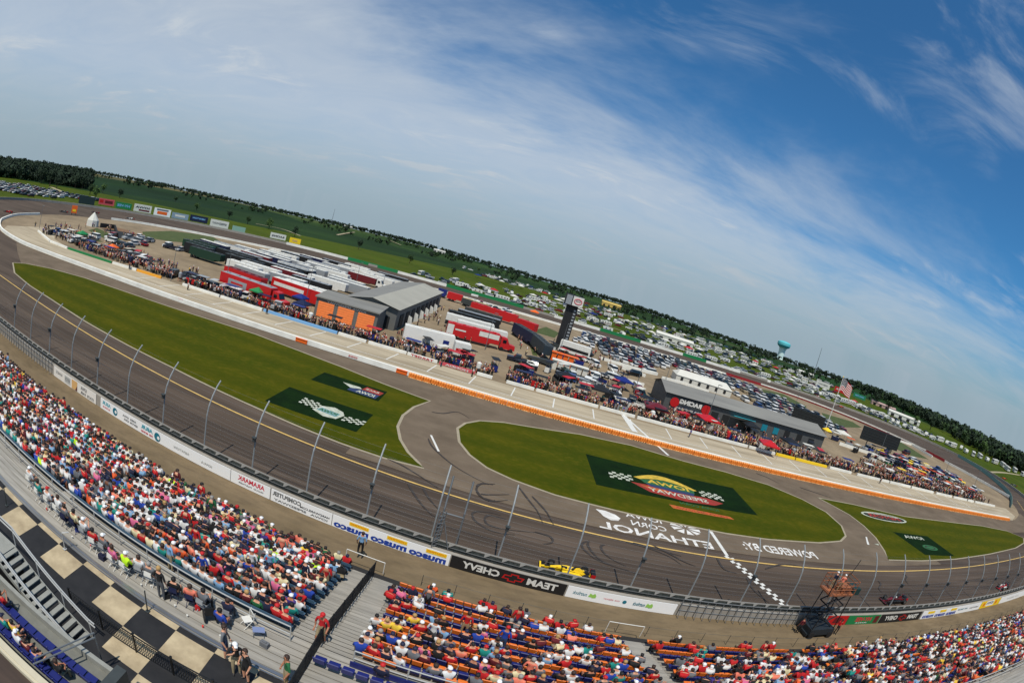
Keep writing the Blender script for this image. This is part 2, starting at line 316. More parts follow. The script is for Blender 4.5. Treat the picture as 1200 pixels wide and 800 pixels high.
def rubber():
    m=bpy.data.materials.new('rubbered_groove');m.use_nodes=True;nt=m.node_tree;b=nt.nodes['Principled BSDF'];b.inputs['Base Color'].default_value=(.028,.024,.022,1);b.inputs['Roughness'].default_value=.7
    tc=nt.nodes.new('ShaderNodeTexCoord');mp=nt.nodes.new('ShaderNodeMapping');mp.inputs['Scale'].default_value=(.03,1.3,1);nz=nt.nodes.new('ShaderNodeTexNoise');nz.inputs['Scale'].default_value=1;nz.inputs['Detail'].default_value=6
    r=nt.nodes.new('ShaderNodeMapRange');r.inputs['From Min'].default_value=.38;r.inputs['From Max'].default_value=.72;r.inputs['To Max'].default_value=.38
    for a,b_ in((tc.outputs['Object'],mp.inputs[0]),(mp.outputs[0],nz.inputs['Vector']),(nz.outputs['Fac'],r.inputs[0]),(r.outputs[0],b.inputs['Alpha'])):nt.links.new(a,b_)
    return m
mb=MB();mb.ribbon(catmull([(-150,64),(-122,55.5),(-90,47)],6)+[(x,yw(x)+5.6) for x in range(-62,91,3)]+catmull([(117,50.5),(150,66),(188,92)],6),[2.2]*13+[4.4]*51+[2.2]*13,.016);struct(mb,'rubber_groove',[rubber()])
# ---- painted words on the track, reading mirrored as in the photograph
def ground_text(mb,txt,cx,cy,w,h,z,mi=0,shear=0,bold=.01):
    vs,fs,tw,th=text_mesh(txt,1,bold,True)
    mb.add([(cx+v.x*w/tw+v.y*shear,cy+v.y*h/th,z) for v in vs],fs,mi)
mb=MB()
pt=lambda x,y:at(x,y)
ground_text(mb,'IOWA',19.4,49.9,4.3,1.15,.042);ground_text(mb,'CORN',19.6,48.1,4.1,1.15,.042);ground_text(mb,'ETHANOL',20.3,46.1,13.0,1.6,.042,bold=.02)
ground_text(mb,'POWERED BY:',37.0,47.6,11.2,1.9,.042,bold=.02)
c=at(713,604);mb.poly([(c.x+a*1.2,c.y+b*1.0) for a,b in((-1.1,.9),(-.2,1.0),(.7,.6),(1.1,-.1),(.8,-.8),(.1,-1),(-.5,-.5),(-.75,.2))],.044)
c=at(803,619)
for k in range(9):
    a=2*math.pi*k/9;mb.poly([(c.x+.35*math.cos(a),c.y+.25*math.sin(a)),(c.x+1.9*math.cos(a-.28),c.y+1.5*math.sin(a-.28)),(c.x+1.9*math.cos(a+.22),c.y+1.5*math.sin(a+.22))],.044)
struct(mb,'track_lettering',[mat('worn_track_paint',(232,230,224),.8,rgb2=(190,184,176),scale=1.6,stretch=(.4,1.6,1))])
# ---- logos painted on the turf
mb=MB();DK=[[(-24.2,51.7),(-24.2,58.6),(-12.8,58.7),(-12.8,51.9)],[(-23.5,63.9),(-23.4,68.8),(-13.8,69),(-13.7,64)],[(14.7,56.4),(14.5,66.6),(37.8,67.0),(38.1,57.8)],[(70.4,51.8),(68.9,60.2),(79.6,60.3),(80.4,52.2)]]
for P in DK: mb.poly(P,.06)
struct(mb,'dyed_turf_panel',[m_dkgrass])
def turfp(n,c): return mat('turf_paint_'+n,c,.95,rgb2=tuple(v*.62+w*.38 for v,w in zip(c,(60,80,20))),scale=2.6,stretch=(.6,1.4,1))
LM=[turfp('white',(206,206,196)),turfp('red',(170,34,34)),turfp('yellow',(222,180,60)),turfp('green',(30,104,60)),turfp('blue',(34,52,112)),turfp('orange',(204,92,34)),turfp('black',(30,34,30)),turfp('pale',(120,160,170))]
def chk(mb,x,y,nx,ny,s,dx,dy,z):
    for i in range(nx):
        for j in range(ny):
            if (i+j)%2==0: mb.poly([(x+i*s+dx*i*s,y+j*s+dy*i*s),(x+(i+1)*s,y+j*s+dy*(i+1)*s),(x+(i+1)*s,y+(j+1)*s+dy*(i+1)*s),(x+i*s,y+(j+1)*s+dy*i*s)],z)
mb=MB()
mb.poly([(-19.1,54.2),(-18.6,56.1),(-17.2,56.9),(-15.9,56.3),(-15.4,55.3),(-15.9,53.6),(-17.3,53.2)],.066,0)
mb.poly([(-18.7,54.5),(-18.4,55.6),(-15.9,55.4),(-16.1,54.1)],.070,mi=7)
ground_text(mb,'IOWA',-17.3,54.9,2.3,.85,.074,3,bold=.03)
chk(mb,-21.2,54.8,6,5,.42,0,-.1,.066);chk(mb,-15.3,53.8,6,4,.42,0,.12,.066)
mb.poly([(-16.9,66.6),(-14.2,66.4),(-14.0,67.9),(-16.6,68.3)],.066,1);mb.poly([(-18.4,64.7),(-14.3,64.5),(-14.2,66.3),(-16.8,66.5),(-18.3,66.0)],.066,4)
ground_text(mb,'IOWA',-15.9,65.4,2.6,1.1,.072,0,bold=.03);mb.poly([(-19.9,67.2),(-18.3,65.9),(-16.9,66.7),(-17.3,67.3)],.068,0)
ground_text(mb,'RACE',-15.5,67.3,1.9,.7,.074,0,bold=.02)
# big shield: yellow arch, green and blue wordmark, red swoosh, checks at the sides
arch=lambda x0,x1,y0,hh,n=14:[(x0+(x1-x0)*k/n,y0+hh*math.sin(math.pi*k/n)) for k in range(n+1)]
A_=arch(20.6,30.0,62.3,2.6);B_=arch(21.4,29.4,62.0,1.4);mb.poly(A_+B_[::-1],.066,2)
mb.poly([(21.3,62.1)]+[(p[0],p[1]-.15) for p in B_][1:-1]+[(29.5,62.1),(29.2,60.9),(21.9,61.0)],.064,3)
mb.poly([(22,61.0),(29.2,61.0),(28.8,60.0),(22.6,60.1)],.067,4)
mb.poly([(19.8,60.2),(22.4,60.5),(26.2,60.0),(30.8,60.4),(33.2,59.6),(31.5,58.3),(27.0,57.6),(22,58.2)],.065,1);mb.poly([(21,59.9),(24.5,60.0),(25.4,59.3),(22.3,59.1)],.068,5)
ground_text(mb,'IOWA',25.6,61.9,6.2,1.3,.072,2,bold=.03);ground_text(mb,'SPEEDWAY',26.4,59.1,8.6,1.15,.074,0,bold=.02)
chk(mb,17.0,60.0,6,4,.55,0,.1,.066);chk(mb,30.3,60.8,7,4,.5,0,-.05,.066)
mb.poly([(23.9,55.5),(32.6,55.4),(33.0,54.7),(24.2,54.5)],.066,5);ground_text(mb,'NEWTON IOWA',28.4,55.0,7.4,.5,.072,1);ground_text(mb,'IOWA CORN',28.6,56.7,5.6,.8,.072,3,bold=.02)
# oval mark and the framed panel on the third grass field
ov=lambda cx,cy,a,b,n=26:[(cx+a*math.cos(2*math.pi*k/n),cy+b*math.sin(2*math.pi*k/n)) for k in range(n)]
mb.poly(ov(72.4,67.0,6.6,1.9),.066,0);mb.poly(ov(72.4,67.0,6.0,1.55),.069,6);ground_text(mb,'INDYCAR',72.4,67.0,9.5,1.6,.073,1,bold=.04);mb.ribbon([(67,67.9),(72,68.2),(77,67.7)],.3,.076,0)
ground_text(mb,'IOWA',73.8,58.7,5.8,1.3,.068,0,bold=.02);mb.poly(ov(75.2,55,2.2,1.1),.066,3);mb.poly(ov(75.2,55,1.6,.75),.069,6);mb.poly(ov(75.2,55,1.2,.5),.071,3)
mb.poly([(38.8+20,54.0),(59.6,53.6),(60,54.2)],.066,0)
struct(mb,'turf_painting',LM)
# ================================================================ walls round the track
ow=MB();iL=[p for p in LOOP];k0=min(range(len(iL)),key=lambda i:(iL[i]-Vector((90,yw(90)))).length);k1=min(range(len(iL)),key=lambda i:(iL[i]-Vector((-62,yw(-62)))).length if i>k0 else 1e9)
back=iL[k0:]+[iL[0]]
w=thing('outer_wall','long outer concrete wall round the turns and back straight, painted white and green in stretches','wall',(0,0,0))
segs=[(0,400,m_conw)]
P2=back
def clip(x0,x1,ymin=200): return [p for p in P2 if x0-1<=p.x<=x1+1 and p.y>ymin]
ow=MB();ow.wall(P2,.5,-.2,1.1,0);ow.build('barrier',[m_conw],w)
gb=MB()
BS=[(-125,-90,0),(-90,-62,1),(-62,-36,0),(-36,4,1),(20,44,0),(44,66,1),(66,90,0),(90,104,1),(104,146,0)]
for x0,x1,c in BS:
    n=6;pp=[]
    for k in range(n+1):
        x=x0+(x1-x0)*k/n;cand=sorted(back,key=lambda p:abs(p.x-x)+(0 if p.y>200 else 999))[:2]
        a,b=cand;t=(x-a.x)/(b.x-a.x) if abs(b.x-a.x)>.01 else 0;pp.append((x,a.y+(b.y-a.y)*t))
    q=MB();q.wall(pp[::-1],.1,.0,1.35 if c==0 else 1.6,0,off=.32);q.build('painted_panel',[m_whitew if c==0 else m_green],w)
w2=thing('inner_wall','low white wall along the inside of the back straight with a red stretch','wall')
IW=[Vector(p) for p in [(195,112),(193.5,128),(192,146),(188,170),(180,190),(166,208),(142,224),(110,229),(60,229.5),(0,229.5),(-50,228),(-80,223),(-104,215.5),(-136,199),(-160,181),(-172,165)]]
IWs=catmull(IW,6)
q=MB();q.wall(IWs,.4,0,.9,0);q.build('barrier',[m_whitew],w2)
q=MB();q.wall([p for p in IWs if p.x>100 and p.y>150],.1,.1,1.25,0,off=.28);q.build('red_panel',[mat('red_wall_paint',(150,26,34),.6,var=.1,scale=.3)],w2)
q=MB();q.wall([p for p in IWs if p.x>118 and p.y>165],.1,.75,1.3,0,off=.42);q.build('white_cap',[m_whitew],w2)
w3=thing('pit_wall','long white wall between the pit road and the front straight, curving away at its far end','wall')
PW=catmull([(-178.4,126),(-174.5,111.5),(-164.5,98.9),(-156.6,92.5),(-141.4,84.5),(-121.9,80.0),(-105,79.6),(-88,80),(-60,80.3),(-30,80.6),(-13,80.7)],8)+[Vector((146,80.7))]
q=MB();q.wall(PW,.5,0,.8,0);q.build('barrier',[m_whitew],w3)
for x,t,c in((-60,2.6,m_pink),(-32.5,2.2,m_orange),(-14.5,1.8,m_orange)):
    q=MB();q.box((x,80.2,.34),(t,.12,.56),0);q.box((x,80.4,.66),(t,.7,.06),0);q.build('painted_mark',[c],w3)
q=MB()
vs,fs,tw,th=text_mesh('IOWA',1,.02,True)
for x in(-23,-55,-71):q.add([(x+v.x*1.6/tw,80.30,.36+v.y*.34/th) for v in vs],fs,0)
q.build('lettering',[m_red],w3)
# orange water filled barrier blocks along the pit wall
blk=MB()
for k in range(3):
    x=-.4+k*.4;blk.prism([(x-.19,-.24),(x-.1,-.33),(x+.1,-.33),(x+.19,-.24),(x+.19,.3),(x-.19,.3)],0,.68,0);blk.prism([(x-.12,-.2),(x+.12,-.2),(x+.12,.22),(x-.12,.22)],.68,.76,1)
blk.box((0,0,.06),(1.16,.66,.12),1)
bo=blk.build('barrier_block',[mat('orange_plastic',(240,140,48),.6,rgb2=(214,112,36),scale=1.2),mat('orange_plastic_worn',(248,190,120),.6,var=.1,scale=1)])
NB=128
for k in range(NB):
    x=-12.6+k*1.24;lab='orange water filled barrier block on the pit wall, %s from its left end'%ordw(k+1)
    if k==0:bo.location=(x,79.9,.03);tag(bo,lab,'barrier block','orange barrier blocks along the pit wall');continue
    dup(bo,(x,79.9+random.uniform(-.04,.04),.03),random.uniform(-.03,.03),lab,'barrier block','orange barrier blocks along the pit wall')
# pit box wall in lengths
PB=[(-138,98,-121,91.2,0),(-120.5,91,-111,90.6,0),(-110.5,90.6,-92.5,91.6,3),(-92,91.7,-84,92.6,0),(-83.8,92.6,-76,93.2,6),(-69.5,93.6,-59,93.7,0),(-58.6,93.7,-48,93.8,0),(-47.6,93.8,-31,93.9,2),(-30.7,93.9,-25,94,0),(-24.5,94,-17,94.4,0),(-16.8,94.4,-11,94.5,4),(-10.6,94.5,-3.8,94.7,5),(-3.4,94.7,-.5,94.8,0),(2.2,94.8,7.5,95,0),(7.9,95,20,95.2,0),(20.4,95.2,27.5,95.2,0),(28,95.2,39.4,95.1,0),(39.8,95.1,53,94.9,0),(53.4,94.9,60,94.6,0),(60.4,94.6,65.5,94.5,7),(65.8,94.5,75,94.3,7),(76,94.3,83,94.1,0),(85,94,97,93.9,0),(97.4,93.9,106,93.8,0),(106.5,93.7,116.5,93.3,0),(118,93.3,126,93.1,0),(127,93,139,92.9,0),(140,92.9,153.5,92.7,0)]
nm={0:('white',m_whitew),2:('light blue',m_lblue),3:('green',m_green),4:('red lettered',m_whitew),5:('rose lettered',m_pink),6:('amber',mat('amber_paint',(232,160,40),.6)),7:('yellow',m_yellow)}
for i,(x0,y0,x1,y1,c) in enumerate(PB):
    q=MB();q.wall([(x0,y0),((x0+x1)/2,(y0+y1)/2),(x1,y1)],.4,0,.56,0)
    o=q.build('pit_box_wall',[nm[c][1]]);tag(o,'%s length of the low pit box wall, %s from its left end'%(nm[c][0],ordw(i+1)),'wall','lengths of pit box wall')
    if c in(4,5):
        vs,fs,tw,th=text_mesh('HONDA' if c==5 else 'TARGET',1,.03,True);t=MB();t.add([((x0+x1)/2+v.x*4.4/tw,min(y0,y1)-.22,.29+v.y*.38/th) for v in vs],fs,0);t.build('lettering',[m_red if c==4 else m_white],o)
# ================================================================ the front straight wall, its railing and the catch fence
XS=[x for x in np.arange(-62,90.1,1.0)]
def fl(x0,x1,off=0,n=None):
    n=n or max(2,int((x1-x0)/1.)+1);return [(x0+(x1-x0)*k/(n-1),yw(x0+(x1-x0)*k/(n-1))+off) for k in range(n)]
w4=thing('retaining_wall','concrete wall in front of the grandstand that carries the banners and the catch fence','wall')
q=MB();q.wall(fl(-62,90),.34,0,1.12,0);q.build('barrier',[m_conw],w4)
cf=thing('catch_fence','tall steel catch fence with curved grey posts leaning over the front straight','fence')
q=MB();q.wall(fl(-62,90,.28),.06,1.12,1.66,0);q.build('back_panel',[mat('green_grey_panel',(78,84,80),.7,rgb2=(40,48,46),scale=3.5)],cf)
q=MB();q.wall(fl(-62,90,.3),.14,1.68,1.75,0);q.build('top_rail',[mat('pale_rail',(140,136,128),.6,var=.1,scale=1)],cf)
q=MB();q.wall(fl(-62,90,.18),.04,1.4,1.45,0);q.build('middle_rail',[m_grey],cf)
q=MB()
for i,x in enumerate(np.arange(-61,89,1.33)):
    y=yw(x)+.2;q.add([(x-.1,y,1.72),(x+.34,y,1.72),(x-.1,y-.1,1.45),(x-.1,y+.1,1.72),(x+.34,y+.1,1.72),(x-.1,y,1.45)],[(0,1,2),(3,5,4),(0,3,4,1),(1,4,5,2),(0,2,5,3)],0)
o=q.build('bracket',[mat('bracket_grey',(140,138,132),.6)],cf);o['kind']='stuff'
m_post=mat('post_galvanised',(142,147,148),.6,metal=.1,var=.08,scale=3)
PX=[3.7-5*k for k in range(12,-1,-1)]+[9.0+5*k for k in range(17)]
for i,x in enumerate(PX):
    y=yw(x)+.36;ln=1.0
    q=MB();q.tube([(x,y,.1),(x+.0,y+.05,2.5),(x,y+.1,4.3),(x,y+.3,5.1),(x,y+.75,5.9),(x,y+1.3,6.55),(x,y+1.8,6.95)],.066,6);p=q.build('post',[m_post],cf)
    if i%2==0 or x>40:
        q=MB();q.box((x,y-.14,4.25),(.22,.22,.3),0);q.box((x,y-.16,4.45),(.34,.3,.08),0);q.build('lamp_box',[m_dgrey],p)
q=MB()
for z,dy in [(z,.05) for z in np.arange(2.3,4.4,.35)]+[(4.75,.2),(5.2,.36),(5.6,.58),(6,.85),(6.35,1.15),(6.7,1.55)]:
    n=77;P=[(x,yw(x)+.36+dy,z) for x in np.linspace(-62,90,n)];q.tube(P,.005,3,cap=False)
o=q.build('cable',[m_grey],cf);o['kind']='stuff'
# gate frames of the fence: two scaffold ladders with crossbars
for gx in(-.9,):
    q=MB()
    for s in(0,1.45): q.tube([(gx+s,yw(gx)+.3,1),(gx+s,yw(gx)+.45,4.3),(gx+s,yw(gx)+1.3,6.6)],.07,6)
    q.tube([(gx,yw(gx)+.4,4.0),(gx+1.45,yw(gx)+.4,4.0)],.06,6);q.tube([(gx,yw(gx)+.4,4.0),(gx+1.0,yw(gx)+.1,1.2)],.04,5)
    for k in range(9):q.tube([(gx-.2,yw(gx)-.1,1.3+k*.32),(gx+.2,yw(gx)+.3,1.3+k*.32)],.03,4)
    q.tube([(gx-.2,yw(gx)-.1,1),(gx-.2,yw(gx)-.1,4.2)],.04,5);q.tube([(gx+.2,yw(gx)+.3,1),(gx+.2,yw(gx)+.3,4.2)],.04,5)
    q.build('gate_frame',[m_grey],cf)
# bare truss part of the fence without banners (left end and beside the finish line)
q=MB()
for a,b in((-62,-44.6),(18.5,34.8)):
    for x in np.arange(a,b,.75):
        y=yw(x)-.2;q.tube([(x,y,.05),(x,y,1.72)],.035,4);q.tube([(x,y-.45,.05),(x,y,1.5)],.03,4)
    for z in(.6,1.15,1.7):q.tube([(x,yw(x)-.2,z) for x in np.linspace(a,b,20)],.03,4,cap=False)
o=q.build('truss',[m_grey],cf);o['kind']='stuff'
# banners hung on the wall
def banner(x0,x1,col,label,items,z0=.06,z1=1.1):
    "items: ('t',text,u0,u1,v0,v1,material) or ('r',pts,material); u in metres along the wall from x0, v in 0..1"
    r=thing('banner',label,'banner',(0,0,0))
    q=MB();q.wall(fl(x0,x1,-.225),.04,z0,z1,0);q.build('cloth',[col],r)
    hh=z1-z0
    it2=[]
    for it in items:
        if it[0]=='t' and ' ' in it[1]:
            wd=it[1].split(' ');tot=len(it[1]);u=it[3];W=it[3]-it[2]
            for w_ in wd: it2.append(('t',w_,u-W*len(w_)/tot,u)+it[4:]);u-=W*(len(w_)+1)/tot
        else: it2.append(it)
    items=it2
    for k,it in enumerate(items):
        q=MB();e=-.252-.003*k
        if it[0]=='t':
            vs,fs,tw,th=text_mesh(it[1],1,it[7] if len(it)>7 else .02,True)
            q.add([(x0+(it[2]+it[3])/2+v.x*(it[3]-it[2])/tw,yw(x0+(it[2]+it[3])/2+v.x*(it[3]-it[2])/tw)+e,z0+hh*((it[4]+it[5])/2+v.y*(it[5]-it[4])/th)) for v in vs],fs,0)
            q.build('lettering',[it[6]],r)
        else:
            q.add([(x0+u,yw(x0+u)+e,z0+hh*v) for u,v in it[1]],[tuple(range(len(it[1])))],0);q.build('emblem',[it[2]],r)
    return r
m_ban=mat('banner_vinyl',(226,222,214),.6,var=.03,scale=1);m_banw=mat('banner_vinyl_white',(236,236,234),.6);m_banb=mat('banner_vinyl_black',(30,29,30),.6);m_lgrey=mat('grey_ink',(120,122,122),.6);m_dkg=mat('dark_ink',(50,54,60),.6)
m_ink_b=mat('blue_ink',(28,66,160),.6);m_ink_r=mat('red_ink',(205,30,60),.6);m_ink_t=mat('teal_ink',(20,120,140),.6);m_ink_lt=mat('pale_teal_ink',(90,170,185),.6);m_ink_lg=mat('pale_grey_ink',(188,190,186),.6)
circ=lambda u,v,r,n=14,asp=1.04:[(u+r*asp*math.cos(2*math.pi*k/n),v+r*math.sin(2*math.pi*k/n)) for k in range(n)]
banner(-44.2,-35.7,m_ban,'off-white wall banner with grey lettering and a tan patch, leftmost of the row',[('t','HAWKEYE',.5,1.9,.42,.72,m_lgrey),('r',[(2.4,.15),(3.6,.15),(3.6,.85),(2.4,.85)],m_ink_lg),('t','NEWTON',2.5,3.5,.3,.7,m_lgrey),('r',[(3.9,.05),(5.0,.05),(5.0,.95),(3.9,.95)],mat('tan_ink',(214,170,110),.6)),('r',[(4.6,.05),(5.0,.05),(5.0,.6)],mat('brown_ink',(110,60,50),.6)),('t','IOWA',5.7,6.8,.5,.85,m_lgrey),('t','STATE FAIR',5.7,8.1,.12,.38,m_lgrey)])
banner(-34.9,-18.0,m_banw,'long white wall banner with two round teal logos, left of the red lettered banner',[('t','ASUR',.3,1.7,.5,.85,m_ink_lt,.05),('t','IOWA',.4,1.6,.2,.4,m_ink_r),('r',circ(2.4,.5,.36),m_ink_t),('r',circ(2.5,.5,.15),m_banw),('t','AMES IOWA',3.6,5.6,.55,.75,m_lgrey),('t','NEWTON IOWA',3.8,5.8,.25,.45,m_lgrey),('t','ASUR',6.3,7.9,.5,.85,m_ink_lt,.05),('t','DES MOINES',6.3,7.9,.18,.36,m_ink_r),('r',circ(8.5,.5,.38),m_ink_t),('r',circ(8.65,.45,.16),m_banw),('t','NEWTON',10.6,12.4,.4,.6,m_ink_lg),('t','IOWA',13.8,15.0,.35,.55,m_ink_lg)])
banner(-17.95,-14.15,m_banw,'short white wall banner with red mirrored lettering',[('t','ARAMARK',.7,3.3,.46,.86,m_ink_r,.03),('t','PROUD PARTNER',.8,3.2,.2,.34,m_lgrey)])
banner(-14.05,-8.75,m_banw,'short white wall banner with dense grey and black lettering',[('t','COMPUTER',.15,2.7,.5,.88,m_lgrey,.05),('t','HARDWARE.COM',2.6,5.1,.42,.6,m_dkg,.03),('t','IOWA SPEEDWAY',.3,5.0,.14,.32,m_lgrey,.03)])
mus=[]
for k in range(3):
    u=.15+k*2.98;mus+=[('t','musco',u,u+2.8,.1,.52,m_ink_b,.05),('r',[(u+1.2,.62),(u+2.75,.62),(u+2.75,.92),(u+1.2,.92)],m_yellow),('t','LIGHTING',u+1.3,u+2.65,.69,.85,m_orange)]
banner(-8.7,.42,m_banw,'white wall banner with three blue words under yellow boxes, left of the black banner',mus)
bow=[(0,.32),(.45,.32),(.45,.15),(1.05,.15),(1.05,.32),(1.5,.32),(1.65,.68),(1.2,.68),(1.2,.85),(.6,.85),(.6,.68),(.15,.68)]
bow2=[(.16,.4),(.55,.4),(.55,.24),(.97,.24),(.97,.4),(1.42,.4),(1.48,.6),(1.1,.6),(1.1,.76),(.68,.76),(.68,.6),(.22,.6)]
banner(.5,9.15,m_banb,'black wall banner with white mirrored TEAM CHEVY lettering, beside the yellow racing car',[('t','CHEVY',.9,3.7,.22,.8,m_white,.04),('r',[(u+3.85,v) for u,v in bow],m_red),('r',[(u+3.85,v) for u,v in bow2],m_banb),('t','TEAM',5.7,8.0,.22,.8,m_white,.04)])
clv=lambda u:[(u,.2),(u+.3,.2),(u+.3,.1),(u+.6,.2),(u+.6,.55),(u+.45,.85),(u+.3,.6),(u+.1,.8)]
m_lime=mat('lime_ink',(150,200,90),.6)
banner(9.25,18.2,m_banw,'plain white wall banner with small teal words and green leaves, right of the black banner',[('t','nutrilock',.5,1.6,.35,.68,m_ink_t),('r',[(u,.25+v*.6) for u,v in clv(1.7)],m_lime),('t','IOWA SPEEDWAY',2.9,4.2,.42,.55,m_ink_r,0),('r',circ(4.6,.5,.16),m_ink_t),('t','nutrilock',5.3,6.3,.35,.68,m_ink_t),('r',[(u,.25+v*.6) for u,v in clv(6.35)],m_lime)])
banner(34.6,37.5,m_red,'red end of the wall banner beside the flag lift',[('r',[(.9,.2),(1.9,.2),(2.1,.8),(1.1,.85)],m_maroon)])
banner(37.6,42.7,m_green,'green wall banner with red lettering right of the flag lift',[('t','HY-VEE',1.2,3.7,.3,.78,m_ink_r,.04),('t','IOWA',1.4,3.2,.1,.22,m_banw),('r',[(4.2,.1),(4.9,.1),(4.9,.9),(4.2,.9)],m_maroon)])
banner(42.9,50.8,m_banb,'small black wall banner with white mirrored TEAM CHEVY lettering, far right part of the wall',[('t','CHEVY',.8,3.1,.25,.78,m_white,.05),('r',[(u*.9+3.4,v) for u,v in bow],m_red),('r',[(u*.9+3.4,v) for u,v in bow2],m_banb),('t','TEAM',5.1,7.2,.25,.78,m_white,.05)])
mus=[]
for k in range(3):
    u=.3+k*2.9;mus+=[('t','musco',u,u+2.6,.12,.5,m_ink_b,.05),('r',[(u+.9,.6),(u+2.5,.6),(u+2.5,.92),(u+.9,.92)],m_yellow)]
banner(51.1,67.5,m_banw,'white wall banner with three small blue words, right of the small black banner',mus+[('t','IOWA TELECOM',9.2,12,.45,.65,m_ink_t),('t','NEWTON',12.8,15.6,.4,.6,m_lgrey)])
banner(67.6,75.2,m_yellow,'yellow and white wall banner with two round marks near the right edge',[('r',circ(1.2,.5,.3),m_orange),('r',[(2.0,.2),(4.9,.2),(4.9,.95),(2.0,.95)],m_banw),('t','IOWA',2.2,4.7,.4,.8,m_navy,.04),('r',circ(5.8,.55,.3),m_orange)])
banner(75.3,90,m_banw,'long plain white wall banner at the far right of the straight',[('t','IOWA SPEEDWAY',3,9,.35,.6,m_ink_lg)])
# ================================================================ grandstand
NR=14;D0=4.95;RP=.84;RH=.29;ZB=.45
zt=lambda i:ZB+RH*i
DA=D0+NR*RP;ZA=zt(NR);DC=19.5
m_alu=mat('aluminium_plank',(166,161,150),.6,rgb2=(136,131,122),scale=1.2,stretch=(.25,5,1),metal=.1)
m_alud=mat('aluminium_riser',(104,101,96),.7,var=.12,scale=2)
m_aluc=mat('aisle_plank',(176,170,158),.6,rgb2=(146,141,131),scale=1.0,stretch=(.3,4,1),metal=.1)
gs=thing('grandstand','long stepped aluminium grandstand with a cross aisle and chequered concourse above the walkway','grandstand')
def sweep(mb,prof,x0,x1,dx=2.,mi=0):
    n=max(2,int((x1-x0)/dx)+1);xs=[x0+(x1-x0)*k/(n-1) for k in range(n)];m=len(prof);vs=[(x,yw(x)-d,z) for x in xs for d,z in prof]
    fs=[];mm=[]
    for k in range(n-1):
        for j in range(m-1):
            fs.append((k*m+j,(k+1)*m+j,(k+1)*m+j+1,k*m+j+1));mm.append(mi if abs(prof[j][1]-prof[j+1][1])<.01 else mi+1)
    mb.add(vs,fs,mm)
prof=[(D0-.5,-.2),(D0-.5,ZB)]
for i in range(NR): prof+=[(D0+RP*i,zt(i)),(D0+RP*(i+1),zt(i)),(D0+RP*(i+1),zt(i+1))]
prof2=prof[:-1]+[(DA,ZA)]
q=MB();sweep(q,prof2,-66,94);o=q.build('terrace',[mat('terrace_gap_shade',(46,44,42),.9),m_alud],gs,fix=False)  # treads coloured dark: the shade in the gaps between planks is painted
q=MB()
for i in range(NR):
    for a,b in((.03,.25),(.28,.5),(.53,.75)):sweep(q,[(D0+RP*i+a,zt(i)+.008),(D0+RP*i+b,zt(i)+.008)],-66,94)
q.build('planking',[m_alu],gs,fix=False)
q=MB()
for a,b in((DA,DA+.36),(DA+.4,DA+.76),(DA+.8,DA+1.16),(DA+1.2,DA+1.56),(DA+1.6,DA+1.96),(DA+2.0,DC-.36)):
    sweep(q,[(a,ZA+.005),(b,ZA+.005)],-66,94)
sweep(q,[(DA,ZA-.06),(DC,ZA-.06),(DC,ZA-1)],-66,94);q.build('cross_aisle',[m_aluc,m_alud],gs,fix=False)
q=MB();sweep(q,[(DC-.3,ZA+.03),(DC-.12,ZA+.03)],-66,-3.9);sweep(q,[(DC-.07,ZA+.012),(DC,ZA+.012)],-66,-3.9);q.build('edge_angle',[m_metal,m_alud],gs,fix=False)
# chequered concourse
m_chb=mat('black_floor_paint_and_shade',(20,20,23),.7,rgb2=(42,41,42),scale=1.3,detail=9);m_cht=mat('tan_floor_paint',(196,178,144),.8,rgb2=(158,140,110),scale=.9,detail=9)
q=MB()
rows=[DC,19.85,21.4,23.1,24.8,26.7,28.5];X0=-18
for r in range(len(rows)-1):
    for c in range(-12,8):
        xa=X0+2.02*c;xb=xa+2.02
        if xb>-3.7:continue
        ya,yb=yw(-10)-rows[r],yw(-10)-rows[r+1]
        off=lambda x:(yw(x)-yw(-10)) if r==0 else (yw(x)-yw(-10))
        mi=(r+c)%2 if r<2 or (r==2 and xa>-15.2) or (r==3 and xa>-11) else 0  # remaining tiles all black: shade beyond the railing put into the floor colour
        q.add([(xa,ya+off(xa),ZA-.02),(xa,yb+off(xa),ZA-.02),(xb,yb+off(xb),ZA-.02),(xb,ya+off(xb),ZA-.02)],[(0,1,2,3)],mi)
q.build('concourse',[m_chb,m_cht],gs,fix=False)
q=MB();q.prism([(-46,yw(-10)-19),(-46,-12),(94,-12),(94,yw(80)-19),(60,yw(60)-19.3),(20,yw(20)-19.3),(-3.6,yw(-4)-19.25)],-.2,ZA-.1);q.build('undercroft',[m_alud],gs)
q=MB();sweep(q,[(DC,ZA-.04),(DC,ZA-.03),(DC+12,ZA-.03)],-3.65,94);q.build('rear_walkway',[mat('cream_deck',(190,182,160),.8,var=.1,scale=.8),m_alud],gs,fix=False)
